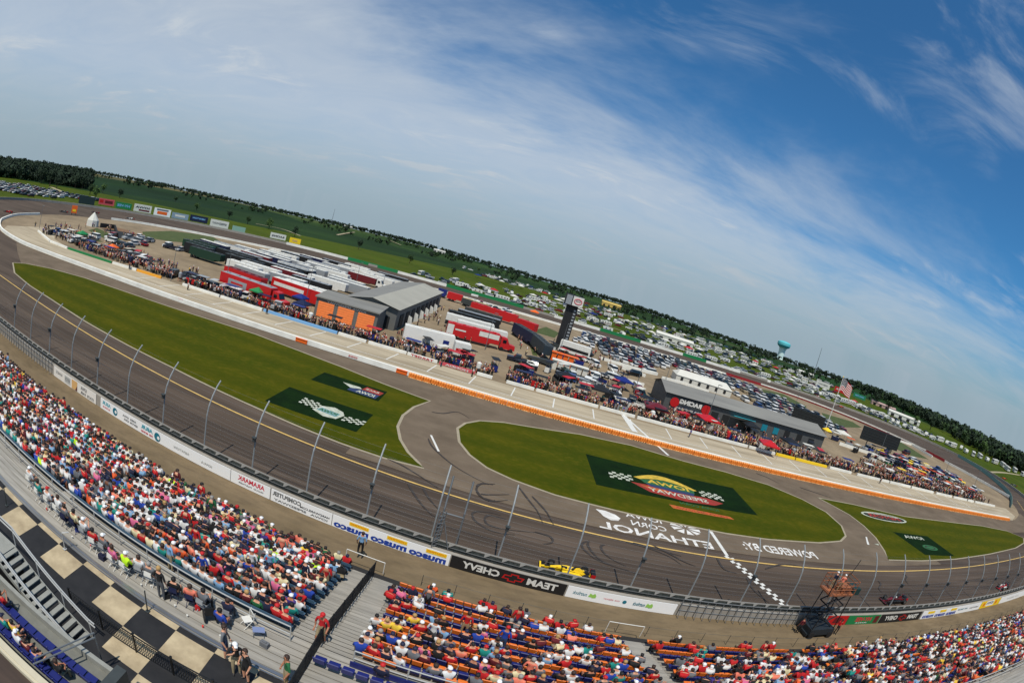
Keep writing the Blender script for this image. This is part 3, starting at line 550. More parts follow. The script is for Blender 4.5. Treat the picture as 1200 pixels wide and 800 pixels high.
# finer steps in the aisles
AIS=[(-5.5,-4.35),(-3.95,-2.6),(13.0,14.4),(27.2,28.4),(41.6,42.6),(56,57),(70,71),(-21.4,-20.6),(-38.4,-37.6),(-52.4,-51.6)]
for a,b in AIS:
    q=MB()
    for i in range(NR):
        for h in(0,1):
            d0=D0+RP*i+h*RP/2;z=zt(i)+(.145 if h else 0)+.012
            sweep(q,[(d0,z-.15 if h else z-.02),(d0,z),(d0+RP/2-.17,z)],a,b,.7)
            sweep(q,[(d0+RP/2-.17,z-.05),(d0+RP/2,z-.05)],a,b,.7,2)  # dark strip paints the shade in the gap behind each step
    q.build('aisle_steps',[m_aluc,m_alud,MATS['terrace_gap_shade']],gs,fix=False)
def railing(label,pts,h,name='railing',col=None,posts=None,lines=(1.,.5),r=.03,group=None,cat='railing'):
    "pts on the floor line in 3D"
    t=thing(name,label,cat,(0,0,0),group=group)
    for l in lines:
        q=MB();q.tube([(p[0],p[1],p[2]+h*l) for p in pts],r,6);q.build('rail',[col or m_white],t)
    n=posts or len(pts)
    for k in range(n):
        u=k/(n-1)*(len(pts)-1);i=min(int(u),len(pts)-2);f=u-i;p=[pts[i][j]+(pts[i+1][j]-pts[i][j])*f for j in range(3)]
        q=MB();q.tube([p,(p[0],p[1],p[2]+h)],r*.9,6);q.build('rail_post',[col or m_grey],t)
    return t
def sl(x0,x1,d,z,n=None): 
    n=n or max(2,int(abs(x1-x0)/2)+1);return [(x0+(x1-x0)*k/(n-1),yw(x0+(x1-x0)*k/(n-1))-d,z) for k in range(n)]
m_rail=mat('galvanised_rail',(186,186,182),.5,metal=.2)
railing('pale tube railing along the cross aisle above the crowded left block',sl(-60,-5.4,DA+.42,ZA),.95,col=m_rail,posts=28,r=.035)
railing('pale tube railing along the cross aisle above the orange and blue seats',sl(-2.5,90,DA+.3,ZA),.95,col=m_rail,posts=40,r=.035)
railing('short white rail at the foot of the steps by the black net',sl(-6.3,-3.6,D0-.7,ZB),.95,col=m_white,posts=2,lines=(1.,))
railing('short white rail at the foot of the second stairway, centre block',sl(11.8,14.4,D0-.7,ZB),.95,col=m_white,posts=2,lines=(1.,))
t=thing('wire_fence','thin grey wire fence with short dark posts along the walkway in front of the seats','fence')
for k,x in enumerate(np.arange(-1,90,2.3)):
    q=MB();q.tube([(x,yw(x)-3.6,0),(x,yw(x)-3.6,1.0)],.022,5);q.build('post',[m_dgrey],t)
q=MB();q.tube([(x,yw(x)-3.6,.95) for x in np.arange(-1,90,2.3)],.012,4,cap=False);q.build('wire',[m_dgrey],t)
# walkway
q=MB();n=60;xs=np.linspace(-66,94,n);vs=[(x,yw(x),.035) for x in xs]+[(x,yw(x)-4.2,.035) for x in xs];q.add(vs,[(i,n+i,n+i+1,i+1) for i in range(n-1)]);struct(q,'walkway',[m_walk])
# black net fence down the stairway
q=MB();NT=[(-4.15,yw(-4)-D0+.3,ZB),(-4.15,yw(-4)-DA,ZA),(-4.25,yw(-4)-DC-.1,ZA),(-4.35,yw(-4)-23.5,ZA)]
def netmat():
    m=bpy.data.materials.new('black_netting');m.use_nodes=True;b=m.node_tree.nodes['Principled BSDF'];b.inputs['Base Color'].default_value=(.006,.006,.007,1);b.inputs['Roughness'].default_value=.9;b.inputs['Alpha'].default_value=.86;return m
t=thing('net_fence','black net fence running down the stairway between the two seating blocks','fence')
q=MB()
for a,b in zip(NT,NT[1:]):
    q.add([(a[0]-.02,a[1],a[2]+.05),(b[0]-.02,b[1],b[2]+.05),(b[0]-.02,b[1],b[2]+1.1),(a[0]-.02,a[1],a[2]+1.1),(a[0]+.02,a[1],a[2]+.05),(b[0]+.02,b[1],b[2]+.05),(b[0]+.02,b[1],b[2]+1.1),(a[0]+.02,a[1],a[2]+1.1)],[(0,1,2,3),(4,7,6,5),(3,2,6,7),(0,4,5,1)],0)
q.build('netting',[netmat()],t)
for a,b,n in((NT[0],NT[1],6),(NT[1],NT[3],4)):
    for k in range(n+1):
        p=[a[j]+(b[j]-a[j])*k/n for j in range(3)];q=MB();q.tube([p,(p[0],p[1],p[2]+1.18)],.025,5);q.build('post',[m_black],t)
# ================================================================ benches of the left block
m_bench=mat('bench_blue_grey',(72,104,130),.5,metal=.1,var=.12,scale=2)
for i in range(NR):
    r=thing('bleacher_bench','blue grey bench under the packed crowd, %s row above the walkway'%ordw(i+1),'bench',(0,0,0),group='benches of the left block')
    d=D0+RP*i+.42;q=MB()
    for a,b in((-66,-52.5),(-51.5,-38.5),(-37.5,-21.5),(-20.5,-5.6)):
        q.wall([(p[0],p[1]) for p in sl(a,b,d,0)],.28,zt(i)+.38,zt(i)+.43,0)
    q.build('seat_board',[m_bench],r);q=MB()
    for a,b in((-66,-52.5),(-51.5,-38.5),(-37.5,-21.5),(-20.5,-5.6)): q.wall([(p[0],p[1]) for p in sl(a,b,d+.22,0)],.03,zt(i)+.58,zt(i)+.8,0)
    q.build('backrest',[m_bench],r)
# ================================================================ chair seats
m_so=mat('orange_seat_plastic',(222,112,34),.5);m_sb=mat('blue_seat_plastic',(26,36,112),.45)
def seat_parts(w=.5):
    a=MB();a.side([(-.02,.40),(.36,.42),(.40,.40),(.38,.36),(0,.34)],w*.98,0,ins=[.02,.02,.05,.02,.02],M=Matrix.Rotation(R_(90),4,'Z'))
    b=MB();b.side([(-.02,.42),(-.09,.74),(-.12,.76),(-.15,.73),(-.08,.40)],w*1.0,0,ins=[.03,.0,.05,.02,.03],M=Matrix.Rotation(R_(90),4,'Z'))
    return a,b
a,b=seat_parts();ms=a.build('seat',[m_so]);mk=b.build('backrest',[m_so]);SEATM,BACKM=ms.data,mk.data
bpy.data.objects.remove(ms);bpy.data.objects.remove(mk)
CAM=Vector((0,0,H))
BLK=[(-2.3,12.8,'block beside the net'),(14.6,27.0,'second block'),(28.6,41.4,'third block'),(42.8,55.8,'fourth block'),(57.2,69.8,'fifth block'),(71.2,92,'sixth block')]
SEATS=[]
for bi,(a,b,bn) in enumerate(BLK):
    n=int((b-a)/.53)
    for i in range(NR):
        for k in range(n):
            x=a+.28+k*.53;SEATS.append((x,yw(x)-(D0+RP*i+.42),zt(i),i,k,bi))
SEATS.sort(key=lambda s:(Vector(s[:3])-CAM).length)
def yaw(x):return math.atan(float(np.polyval(np.polyder(_wp),x)))
sv=MB()
for j,(x,y,z,i,k,bi) in enumerate(SEATS):
    orange=(i%2==0) if (i<9 or k%7>2) else (i%2==1)
    cn='orange' if orange else 'blue'
    if j<300:
        land='the black net' if bi==0 else 'the second stairway'
        r=thing('stadium_seat','%s chair seat, %s row up from the walkway, %s from %s'%(cn,ordw(i+1),ordw(k+1),land),'seat',(x,y,z),yaw(x),'orange and blue chair seats')
        for me,nm in((SEATM,'seat'),(BACKM,'backrest')):
            o=obj(me,nm,r);setm(o,0,m_so if orange else m_sb)
    else:
        c,s_=math.cos(yaw(x)),math.sin(yaw(x));mi=0 if orange else 1
        for me in(SEATM,BACKM):
            sv.add([(x+v.co.x*c-v.co.y*s_,y+v.co.x*s_+v.co.y*c,z+v.co.z) for v in me.vertices],[tuple(p.vertices) for p in me.polygons],mi)
o=sv.build('stadium_seating',[m_so,m_sb],fix=False);tag(o,'far rows of orange and blue chair seats curving away to the right','seats','orange and blue chair seats','stuff')
# blue seats on the cross aisle, by the net
for k in range(9):
    x=-3.75+k*.62
    r=thing('stadium_seat','blue chair seat on the cross aisle behind the railing, %s from the black net'%ordw(k+1),'seat',(x,yw(x)-18.0,ZA+.02),0,'blue chair seats on the cross aisle')
    for me,nm in((SEATM,'seat'),(BACKM,'backrest')): o=obj(me,nm,r);o.scale=(1.12,1,1);setm(o,0,m_sb)
q=MB();q.wall([(p[0],p[1]) for p in sl(-2.6,40,DA+.5,0)],.05,ZA+.1,ZA+.42,0);o=q.build('kick_board',[m_sb]);tag(o,'low blue board under the railing above the orange and blue seats','board')
# ================================================================ concourse furniture
m_iron=mat('black_iron',(18,18,18),.5)
t=thing('iron_railing','ornate black iron railing with thin pickets standing on the chequered concourse','railing')
ya=yw(-10)-22.15;pts=[(x,ya,ZA-.02) for x in np.arange(-14.4,-3.9,1.9)]
q=MB();q.tube([(p[0],p[1],p[2]+1.05) for p in pts],.035,5);q.tube([(p[0],p[1],p[2]+.9) for p in pts],.022,5);q.tube([(p[0],p[1],p[2]+.1) for p in pts],.025,5)
for k in range(72):
    x=-14.4+k*.145
    if x<pts[-1][0]:q.tube([(x,ya,ZA+.88),(x+.07,ya,ZA+1.03)],.012,4)
q.build('rail',[m_iron],t);q=MB()
for k in range(92):
    x=-14.4+k*.115
    if x<pts[-1][0]:q.tube([(x,ya,ZA+.08),(x,ya,ZA+.88)],.017,4)
q.build('picket',[m_iron],t)['kind']='stuff'
for p in pts:
    q=MB();q.box((p[0],p[1],p[2]+.56),(.07,.07,1.12));q.box((p[0],p[1],p[2]+1.15),(.1,.1,.05));q.build('rail_post',[m_iron],t)
# staircase up to the upper deck, running along the concourse
st=thing('staircase','grey metal staircase with pale double handrails rising over the concourse at the left','staircase')
xs0,xs1=-12.6,-17.3;zs0,zs1=ZA,6.5;NS=13;yc0,yc1=9.05,10.25;m_tread=mat('tread_metal',(150,150,142),.6,var=.1,scale=3)
q=MB()
for k in range(NS):
    f=(k+.5)/NS;x=xs0+(xs1-xs0)*f;z=zs0+(zs1-zs0)*(k+1)/NS;q.box((x,(yc0+yc1)/2,z-.03),(.25,yc1-yc0,.05),0)
q.build('tread',[m_tread],st)['kind']='stuff'
q=MB()
for y in(yc0-.04,yc1+.04):
    q.add([(xs0+.2,y-.03,zs0-.05),(xs1,y-.03,zs1-.3),(xs1,y-.03,zs1+.02),(xs0,y-.03,zs0+.1),(xs0+.2,y+.03,zs0-.05),(xs1,y+.03,zs1-.3),(xs1,y+.03,zs1+.02),(xs0,y+.03,zs0+.1)],[(0,1,2,3),(7,6,5,4),(3,2,6,7),(0,4,5,1)])
q.build('stringer',[m_tread],st)
q=MB();q.box((-20.3,(yc0+yc1)/2,6.45),(6,yc1-yc0+.2,.1));q.build('landing',[m_tread],st)
for nm_,y in(('far',yc1+.12),('near',yc0-.1)):
    for dz in(.98,.78):
        q=MB();q.tube([(-24,y,zs1+dz),(xs1,y,zs1+dz),(xs0,y,zs0+dz+.05),(xs0+.35,y,zs0+dz)],.038,6);q.build('handrail',[m_rail],st)
    for f in(0,.33,.66,1):
        x=xs0+(xs1-xs0)*f;z=zs0+(zs1-zs0)*f;q=MB();q.tube([(x,y,z),(x,y,z+.98)],.03,5);q.build('rail_post',[m_rail],st)
q=MB();q.box((-18.5,9.5,5.4),(4,1.0,1.8));q.build('stair_base',[m_black],st)
# upper deck with blue seats, bottom left corner
ud=thing('upper_deck','upper seating deck with a pale ledge and brown floor in the bottom left corner','deck')
q=MB();q.prism([(-30,8.85),(-9.75,8.85),(-9.75,6.05),(-30,6.05)],4.4,5.62,0);q.build('seat_platform',[mat('deck_metal',(120,120,112),.7,var=.12,scale=2)],ud)
q=MB();q.prism([(-30,8.75),(-9.8,8.75),(-9.8,8.55),(-30,8.55)],5.62,6.0,0);q.build('front_kerb',[m_tread],ud)
q=MB();q.prism([(-30,6.05),(-9.3,6.05),(-9.3,5.75),(-30,5.75)],4.4,6.55,0);q.prism([(-30,5.75),(-9.3,5.75),(-9.3,5.62),(-30,5.62)],6.2,6.5,0);q.build('ledge',[mat('ledge_cream',(196,186,160),.6,var=.06,scale=1)],ud)
q=MB();q.prism([(-30,5.6),(-9.3,5.6),(-9.3,-6),(-30,-6)],6.1,6.3,0);q.build('floor',[mat('brown_deck',(84,66,54),.8,rgb2=(62,48,40),scale=.8,stretch=(.3,2,1))],ud)
q=MB();q.prism([(-9.75,8.85),(-9.3,8.85),(-9.3,5.8),(-9.75,5.8)],4.4,6.3,0);q.build('end_panel',[m_dgrey],ud)
for r_,y in enumerate((7.5,6.5)):
    for k in range(24):
        x=-10.3-k*.56
        if x<-22: break
        r=thing('stadium_seat','blue chair seat on the upper deck, %s row, %s from the two pipes'%(('front','rear')[r_],ordw(k+1)),'seat',(x,y,5.62),0,'blue chair seats on the upper deck')
        for me,nm in((SEATM,'seat'),(BACKM,'backrest')):o=obj(me,nm,r);setm(o,0,m_sb);o.scale=(1.1,1,1)
t=thing('pipe_rail','pair of grey pipes crossing the blue seats of the upper deck','railing')
for dy in(0,.22):
    a=at(40-5*dy,771+30*dy,6.7);b=at(110+4*dy,741+24*dy,6.7);q=MB();q.tube([a,b],.035,6);q.build('pipe',[m_grey],t)
q=MB();q.tube([at(40,771,6.7),(at(40,771,6.7).x,at(40,771,6.7).y,6.3)],.03,5);q.build('pipe_leg',[m_grey],t);q=MB();q.tube([at(110,741,6.7),(at(110,741,6.7).x,at(110,741,6.7).y,ZA)],.03,5);q.build('pipe_leg',[m_grey],t)
# folding chairs
def folding_chair(label,loc,rz,group='white folding chairs',col=None):
    t=thing('folding_chair',label,'chair',loc,rz,group);c=col or m_white
    q=MB();q.box((0,.02,.45),(.42,.42,.035));q.build('seat',[c],t)
    q=MB();q.box((0,-.24,.78),(.40,.03,.26),rx=-.2);q.build('backrest',[c],t)
    for s in(-1,1):
        q=MB();q.tube([(s*.21,-.29,.95),(s*.21,-.2,.5),(s*.21,.26,0)],.018,5);q.build('leg',[c],t)
        q=MB();q.tube([(s*.19,.18,.45),(s*.19,-.26,0)],.018,5);q.build('leg',[c],t)
    return t

for px,h,lab in ((173,715,0),(8,590,0),(76,645,1)) and (((173,716),1.25,'thin dark post standing on the concourse edge near the black tiles'),((8,592),1.25,'thin grey post at the far left of the concourse edge'),((76,643),1.0,'pale bent handrail end standing at the concourse edge')):
    p=at(px[0],px[1],ZA);q=MB();q.tube([(p.x,p.y,ZA),(p.x,p.y,ZA+h),(p.x+(.25 if h==1. else .02),p.y+(.3 if h==1. else 0),ZA+h+.02)],.035,6);q.box((p.x,p.y,ZA+.02),(.2,.2,.03));tag(q.build('edge_post',[m_dgrey if h>1 else m_rail]),lab,'post')
# ================================================================ people
SK_={'skinA':(206,150,120),'skinB':(178,118,88),'skinC':(120,76,52)}
m_skin=[mat('skin_light',SK_['skinA'],.6),mat('skin_tan',SK_['skinB'],.6),mat('skin_dark',SK_['skinC'],.6)]
SH=[('white',(212,212,210),21),('red',(186,20,26),17),('navy',(24,30,62),11),('black',(22,22,24),14),('grey',(110,112,116),10),('blue',(26,64,160),7),('light blue',(120,160,195),7),('teal',(16,140,130),3),('green',(24,100,56),2),('yellow',(226,190,60),2),('orange',(216,86,34),3),('maroon',(100,16,30),5),('pink',(206,100,140),2),('cream',(214,202,160),5),('lime',(190,235,30),.5),('purple',(70,50,130),1.5),('salmon',(224,120,96),2)]
m_sh={n:mat('cloth_'+n.replace(' ','_'),c,.85) for n,c,w in SH}
shn=[s[0] for s in SH];shw=[s[2] for s in SH]
m_pt=[mat('denim',(52,70,104),.85),mat('khaki',(160,144,112),.85),mat('black_cloth',(26,26,28),.85),mat('grey_cloth',(90,92,96),.85)]
HR=[('brown hair',mat('hair_brown',(60,40,28),.7),'hair'),('black hair',mat('hair_black',(24,20,18),.7),'hair'),('grey hair',mat('hair_grey',(150,146,140),.7),'hair'),('white cap',mat('cap_white',(232,232,230),.7),'cap'),('red cap',mat('cap_red',(190,24,28),.7),'cap'),('navy cap',mat('cap_navy',(26,32,66),.7),'cap'),('blond hair',mat('hair_blond',(176,140,86),.7),'hair'),('black cap',mat('cap_black',(22,22,24),.7),'cap')]
hrw=[26,20,5,14,6,9,5,13]
m_shoe=mat('shoe_leather',(60,56,54),.7);m_eye=mat('eye_dark',(20,18,18),.4)
def skel(pose):
    "joints (x,y,z,r,parent,zone) ; 0 skin 1 shirt 2 trousers 4 shoe ; figure looks towards +y, seat surface or floor at z=0"
    if pose.startswith('sit'):
        ln=.06 if pose=='sit_lean' else -.03
        J=[(0,0,.09,.17,-1,2),(0,ln*.5,.28,.175,0,1),(0,ln,.46,.18,1,1),(0,ln+.01,.585,.06,2,0),(0,ln+.03,.67,.09,3,0),(0,ln+.04,.76,.082,4,0)]
        for s in(-1,1):
            b=len(J);J+=[(s*.10,.08,.08,.095,0,2),(s*.14,.42,.10,.075,b,2),(s*.13,.46,-.2,.052,b+1,2 if pose!='sit_shorts' else 0),(s*.13,.46,-.38,.042,b+2,2 if pose!='sit_shorts' else 0),(s*.14,.58,-.41,.04,b+3,4)]
            a=len(J)
            if pose=='sit_phone': J+=[(s*.21,ln,.50,.075,2,1),(s*.26,ln+.10,.30,.06,a,1),(s*.10,ln+.30,.50,.036,a+1,0),(s*.07,ln+.33,.56,.03,a+2,0)]
            elif pose=='sit_lean': J+=[(s*.21,ln,.50,.075,2,1),(s*.25,ln+.14,.26,.06,a,1),(s*.08,ln+.34,.22,.036,a+1,0),(s*.05,ln+.40,.22,.03,a+2,0)]
            else: J+=[(s*.21,ln,.50,.075,2,1),(s*.28,ln+.04,.24,.06,a,1),(s*.17,ln+.27,.18,.036,a+1,0),(s*.15,ln+.34,.17,.03,a+2,0)]
        return J
    if pose in('stand','stand_up','walk','shorts'):
        J=[(0,0,.93,.145,-1,2),(0,.0,1.12,.135,0,1),(0,-.01,1.32,.155,1,1),(0,0,1.46,.06,2,0),(0,.02,1.56,.09,3,0),(0,.03,1.66,.085,4,0)]
        for s in(-1,1):
            st_=.16*s if pose=='walk' else .02;lg=0 if pose in('shorts','walk') else 2
            b=len(J);J+=[(s*.10,0,.84,.095,0,2),(s*.12,st_*.6+.02,.48,.07,b,2),(s*.12,st_,.12,.048,b+1,lg),(s*.12,st_,.06,.042,b+2,lg),(s*.14,st_+.13,.035,.036,b+3,4)]
            a=len(J)
            if pose=='stand_up' and s>0: J+=[(s*.20,0,1.36,.06,2,1),(s*.30,.10,1.15,.048,a,1),(s*.16,.26,1.36,.036,a+1,0),(s*.12,.28,1.43,.03,a+2,0)]
            else: J+=[(s*.20,0,1.36,.06,2,1),(s*.28,-.02,1.10,.048,a,1),(s*.27,.10*(1-s if pose=='walk' else 1),.86,.036,a+1,0),(s*.26,.13,.79,.03,a+2,0)]
        return J
def body(pose,low):
    J=skel(pose);me=bpy.data.meshes.new('body');E=[(j[4],i) for i,j in enumerate(J) if j[4]>=0]
    me.from_pydata([j[:3] for j in J],E,[]);o=bpy.data.objects.new('b',me);COL.objects.link(o)
    md=o.modifiers.new('s','SKIN');md.use_smooth_shade=True
    for i,v in enumerate(me.skin_vertices[0].data): v.radius=(J[i][3],J[i][3]*(.72 if i in(0,1,2) else 1));v.use_root=(i==0)
    if not low: m2=o.modifiers.new('u','SUBSURF');m2.levels=1;m2.render_levels=1
    bpy.context.view_layer.update();dg=bpy.context.evaluated_depsgraph_get();r=bpy.data.meshes.new_from_object(o.evaluated_get(dg));bpy.data.objects.remove(o)
    segs=[(Vector(J[a][:3]),Vector(J[b][:3]),J[b][5]) for a,b in E]
    head=Vector(J[4][:3]);top=Vector(J[5][:3])
    zones=[]
    for p in r.polygons:
        c=p.center;best=None
        for a,b,z in segs:
            d=b-a;t=max(0,min(1,(c-a).dot(d)/d.length_squared));q=(c-(a+d*t)).length
            if best is None or q<best[0]-1e-6:best=(q,z,t,b)
        z=best[1]
        if c.z<J[0][2]+.08 and z==1:z=2
        zones.append(z)
    if low:
        for k,p in enumerate(r.polygons):
            if p.center.z>head.z+.04 or (p.center.z>head.z-.06 and p.center.y<head.y-.03): zones[k]=3
    V=[v.co.copy() for v in r.vertices];F=[tuple(p.vertices) for p in r.polygons];bpy.data.meshes.remove(r)
    mb=MB();mb.add(V,F,zones)
    if not low:
        h=(head+top)/2
        mb.add([h+Vector(v) for v in((-.014,.085,0),(.014,.085,0),(0,.115,-.02),(0,.088,.045),(0,.085,-.035))],[(0,2,3),(3,2,1),(0,4,2),(2,4,1)],0)
        for s in(-1,1):
            mb.box(h+Vector((s*.036,.088,.02)),(.022,.012,.012),4);mb.box(h+Vector((s*.094,.0,0)),(.018,.04,.055),0)
            # hand: palm and five fingers
            w=[Vector(J[i][:3]) for i in range(len(J)) if i in (14,23)] if False else None
        mb.box(h+Vector((0,.088,-.052)),(.045,.01,.01),4)
        for hi in (14,23):
            if hi<len(J):
                e=Vector(J[hi-1][:3]);p=Vector(J[hi][:3]);d=(p-e).normalized();u=d.cross(Vector((0,0,1)));u=u.normalized() if u.length>.1 else Vector((1,0,0));n_=d.cross(u)
                pc=p+d*.03;mb.tube([p,pc+d*.04],[.03,.034],6,0)
                for k,(of,l) in enumerate(((-.027,.06),(-.009,.07),(.009,.066),(.027,.05))):
                    a=pc+d*.03+u*of;mb.tube([a,a+d*l*.5,a+d*l*.8-n_*l*.35],[.009,.008,.006],5,0)
                s=1 if hi==14 else -1;a=pc+u*.03*s;mb.tube([a-d*.02,a+u*.025*s+d*.015,a+u*.03*s+d*.04],[.010,.009,.007],5,0)
    return mb,h if not low else (head+top)/2
SLOT=[m_skin[0],m_sh['white'],m_pt[0],HR[0][1],m_shoe]
def capmesh(kind):
    q=MB();n=12;rings=[(0.0,.108),(.045,.092),(.085,.06),(.104,.0)]
    if kind=='cap':
        q.lathe([(.104,0),(.104,.02),(.092,.06),(.06,.092),(.012,.106)],12,0,(0,0,.01));q.add([(-.07,.08,.02),(.07,.08,.02),(.055,.18,.005),(-.055,.18,.005),(-.07,.08,.035),(.07,.08,.035),(.055,.18,.015),(-.055,.18,.015)],[(0,1,2,3),(7,6,5,4),(0,4,5,1),(1,5,6,2),(2,6,7,3),(3,7,4,0)],0)
    elif kind=='hair':
        q.lathe([(.085,-.07),(.104,-.03),(.108,.02),(.095,.065),(.06,.098),(.012,.11)],12,0,(0,-.016,.0))
        q.v=[(x,y if y<.035 or z>.035 else .035,z) for x,y,z in q.v]
    o=q.build(kind,[HR[0][1]],smooth=True);me=o.data;bpy.data.objects.remove(o);return me
CAPM={'cap':capmesh('cap'),'hair':capmesh('hair')}
POSES=['sit','sit_lean','sit_phone','sit_shorts','stand','stand_up','walk','shorts']
HI={};LO={}
for p in POSES:
    mb,h=body(p,False);o=mb.build('person',SLOT,smooth=True,fix=False);HI[p]=(o.data,h);bpy.data.objects.remove(o)
    mb,h=body(p,True);LO[p]=(np.array([tuple(v) for v in mb.v]),mb.f,mb.m)
PEOPLE=[0]
def person(pose,loc,rz,shirt,pants,hair,skin,label,group=None,scale=1.):
    me,h=HI[pose];o=bpy.data.objects.new('person',me);COL.objects.link(o);o.location=loc;o.rotation_euler=(0,0,rz);o.scale=(scale,)*3
    setm(o,0,m_skin[skin]);setm(o,1,m_sh[shirt]);setm(o,2,m_pt[pants])
    tag(o,label,'person',group);c=obj(CAPM[hair[2]],hair[2],o,loc=h);setm(c,0,hair[1]);PEOPLE[0]+=1;return o
wch=lambda seq,w:random.choices(seq,w)[0]
def an(s): return ('an ' if s[0] in 'aeiou' else 'a ')+s
# special figures near the camera
UP=.45
SP=[('sit',(35,556),'white','white cap','seated fan in white with a white cap, at the left end of the rail chairs'),
('sit',(45,571),'teal','black hair','seated fan in a teal shirt, second on the chairs along the rail'),
('sit',(56,580),'white','red cap','seated fan in a white shirt and red cap beside the teal shirt by the rail'),
('sit_lean',(67,590),'white','brown hair','bareheaded fan in a white shirt seated along the rail next to a red cap'),
('sit',(76,600),'grey','brown hair','fan in a grey shirt seated along the rail left of a cream shirt'),
('sit',(87,606),'cream','black hair','fan in a cream shirt seated along the rail with black hair'),
('sit_phone',(98,616),'white','white cap','fan in white holding a program, seated along the rail left of the red shirt'),
('sit',(109,628),'red','black hair','fan in a bright red shirt seated along the rail with black hair'),
('sit',(121,635),'grey','white cap','fan in a grey shirt and white cap beside the bright red shirt at the rail'),
('sit',(132,648),'pink','brown hair','fan in a pink shirt seated along the rail with brown hair'),
('sit_lean',(146,657),'lime','white cap','fan in a glowing lime green shirt and white cap on a chair at the rail'),
('sit',(163,660),'white','brown hair','fan in a white shirt just right of the lime green shirt at the rail'),
('sit',(175,668),'grey','grey hair','grey haired fan in grey seated at the rail left of a standing dark figure'),
('stand',(187,680),'black','blond hair','person in dark clothes standing behind the chairs at the rail'),
('sit',(204,686),'black','black hair','fan in a black shirt seated on a white chair by the rail'),
('sit_shorts',(223,694),'salmon','brown hair','fan in a salmon top seated at the rail between black and grey shirts'),
('sit_lean',(237,700),'grey','black hair','fan in a grey shirt leaning forward, rightmost but one of the rail chairs'),
('sit',(258,722),'blue','black hair','person in a blue jersey beside the black wheelchair'),
('sit_lean',(266,712),'navy','brown hair','person in navy seated behind the blue jersey near the empty white chair'),
('shorts',(263,748),'grey','brown hair','person in a light grey shirt standing on the concourse edge by the black tile'),
('stand_up',(276,768),'black','white cap','person in black with a white cap standing on the chequered concourse'),
('shorts',(288,776),'black','brown hair','person in black standing on the concourse beside the dark post'),
('stand',(336,783),'green','brown hair','person in a green shirt standing at the lower end of the black net'),
('walk',(375,741),'red','red cap','person in a red shirt and khaki shorts climbing the steps beside the net'),
('stand',(425,622),'light blue','brown hair','person in a light blue shirt standing at the foot of the black net'),
('sit',(447,786),'navy','red cap','person in navy with a red cap on the cross aisle by the blue seats')]
hd={h[0]:h for h in HR}
for pose,px,sh,hr,lab in SP:
    sit=pose.startswith('sit');zb=ZA
    if lab.startswith('person in a red shirt and khaki'): g_=at(372,757,3.9);i=int((yw(g_.x)-g_.y-D0)/RP);z=zt(i);loc=(g_.x+.1,g_.y,z+.012)
    elif 'foot of the black net' in lab: g_=at(421,650,ZB);loc=(g_.x,g_.y,ZB+.02)
    else:
        p=at(px[0],px[1],zb+(UP+.42 if sit else 1.15));loc=(p.x,p.y,zb+(UP if sit else .01))
    yaw_={'person in a light grey':-1.5,'person in black with':-2.6,'person in black standing':2.8}.get(lab[:20].strip(),None)
    rz=random.uniform(-.2,.2)
    for kk,vv in (('person in a light grey',-1.4),('person in black with',-2.5),('person in black standing',2.6),('person in a green',2.2),('person in a red shirt and khaki',3.0)):
        if lab.startswith(kk): rz=vv
    o=person(pose,loc,rz,sh,1 if 'khaki' in lab else random.randrange(4),hd[hr],random.randrange(2),lab,'people on the cross aisle and concourse',1.16)
    if sit and zb==ZA and 'wheelchair' not in lab and 'blue seats' not in lab:
        folding_chair('folding chair under the '+' '.join(lab.split(',')[0].replace('seated ','').split()[:11]),(loc[0],loc[1],ZA+.006),rz,'white folding chairs in use',col=random.choice([m_white,m_white,m_silver,m_navy]))
p=at(290,733,ZA);folding_chair('empty white folding chair standing open on the cross aisle',(p.x,p.y,ZA+.006),2.4,'empty chairs on the cross aisle')
t=thing('camp_stool','small grey and blue camp stool beside the empty white folding chair','stool',(at(303,745,ZA).x,at(303,745,ZA).y,ZA+.006),.5)
q=MB();q.box((0,0,.42),(.55,.34,.04));q.build('seat',[mat('stool_cloth',(120,134,170),.8)],t)
for a in(-1,1):
    q=MB();q.tube([(a*.24,-.16,.42),(a*.24,.16,0)],.016,5);q.tube([(a*.24,.16,.42),(a*.24,-.16,0)],.016,5);q.build('leg',[m_grey],t)
wp=at(246,726,ZA);t=thing('wheelchair','black wheelchair standing on the cross aisle beside the blue jersey','wheelchair',(wp.x,wp.y,ZA+.006),.7)
q=MB();q.box((0,0,.5),(.45,.42,.05));q.box((0,-.22,.75),(.45,.04,.46));q.build('seat',[m_black],t)
for a in(-1,1):
    q=MB();q.lathe([(.28,-.015),(.31,-.02),(.31,.02),(.28,.015)],18,0,(a*.28,-.05,.31),'X');w_=q.build('wheel',[m_tyre],t);q=MB()
    for k in range(6): q.tube([(a*.28,-.05,.31),(a*.28,-.05+.28*math.cos(k*1.05),.31+.28*math.sin(k*1.05))],.008,4)
    q.build('spokes',[m_metal],w_);q=MB();q.lathe([(.02,-.012),(.08,-.014),(.08,.014),(.02,.012)],10,0,(a*.2,.32,.09),'X');q.build('castor',[m_tyre],t)
m_cup=mat('paper_cup',(214,60,50),.6)
for k in range(16):
    px=((60+k*15+random.uniform(-6,6)),(600+k*11.2+random.uniform(-3,9)));p=at(px[0],px[1],ZA);q=MB();q.lathe([(.035,0),(.05,.13)],8)
    if p.y>yw(p.x)-DC: q.build('drink_cup',[m_white if k%3 else m_cup]);o=bpy.data.objects[-1] if False else COL.objects[-1];o.location=(p.x,p.y,ZA+.012);tag(o,'%s drink cup left on the cross aisle, %s from the far end'%('white' if k%3 else 'red',ordw(k+1)),'cup','drink cups on the cross aisle')
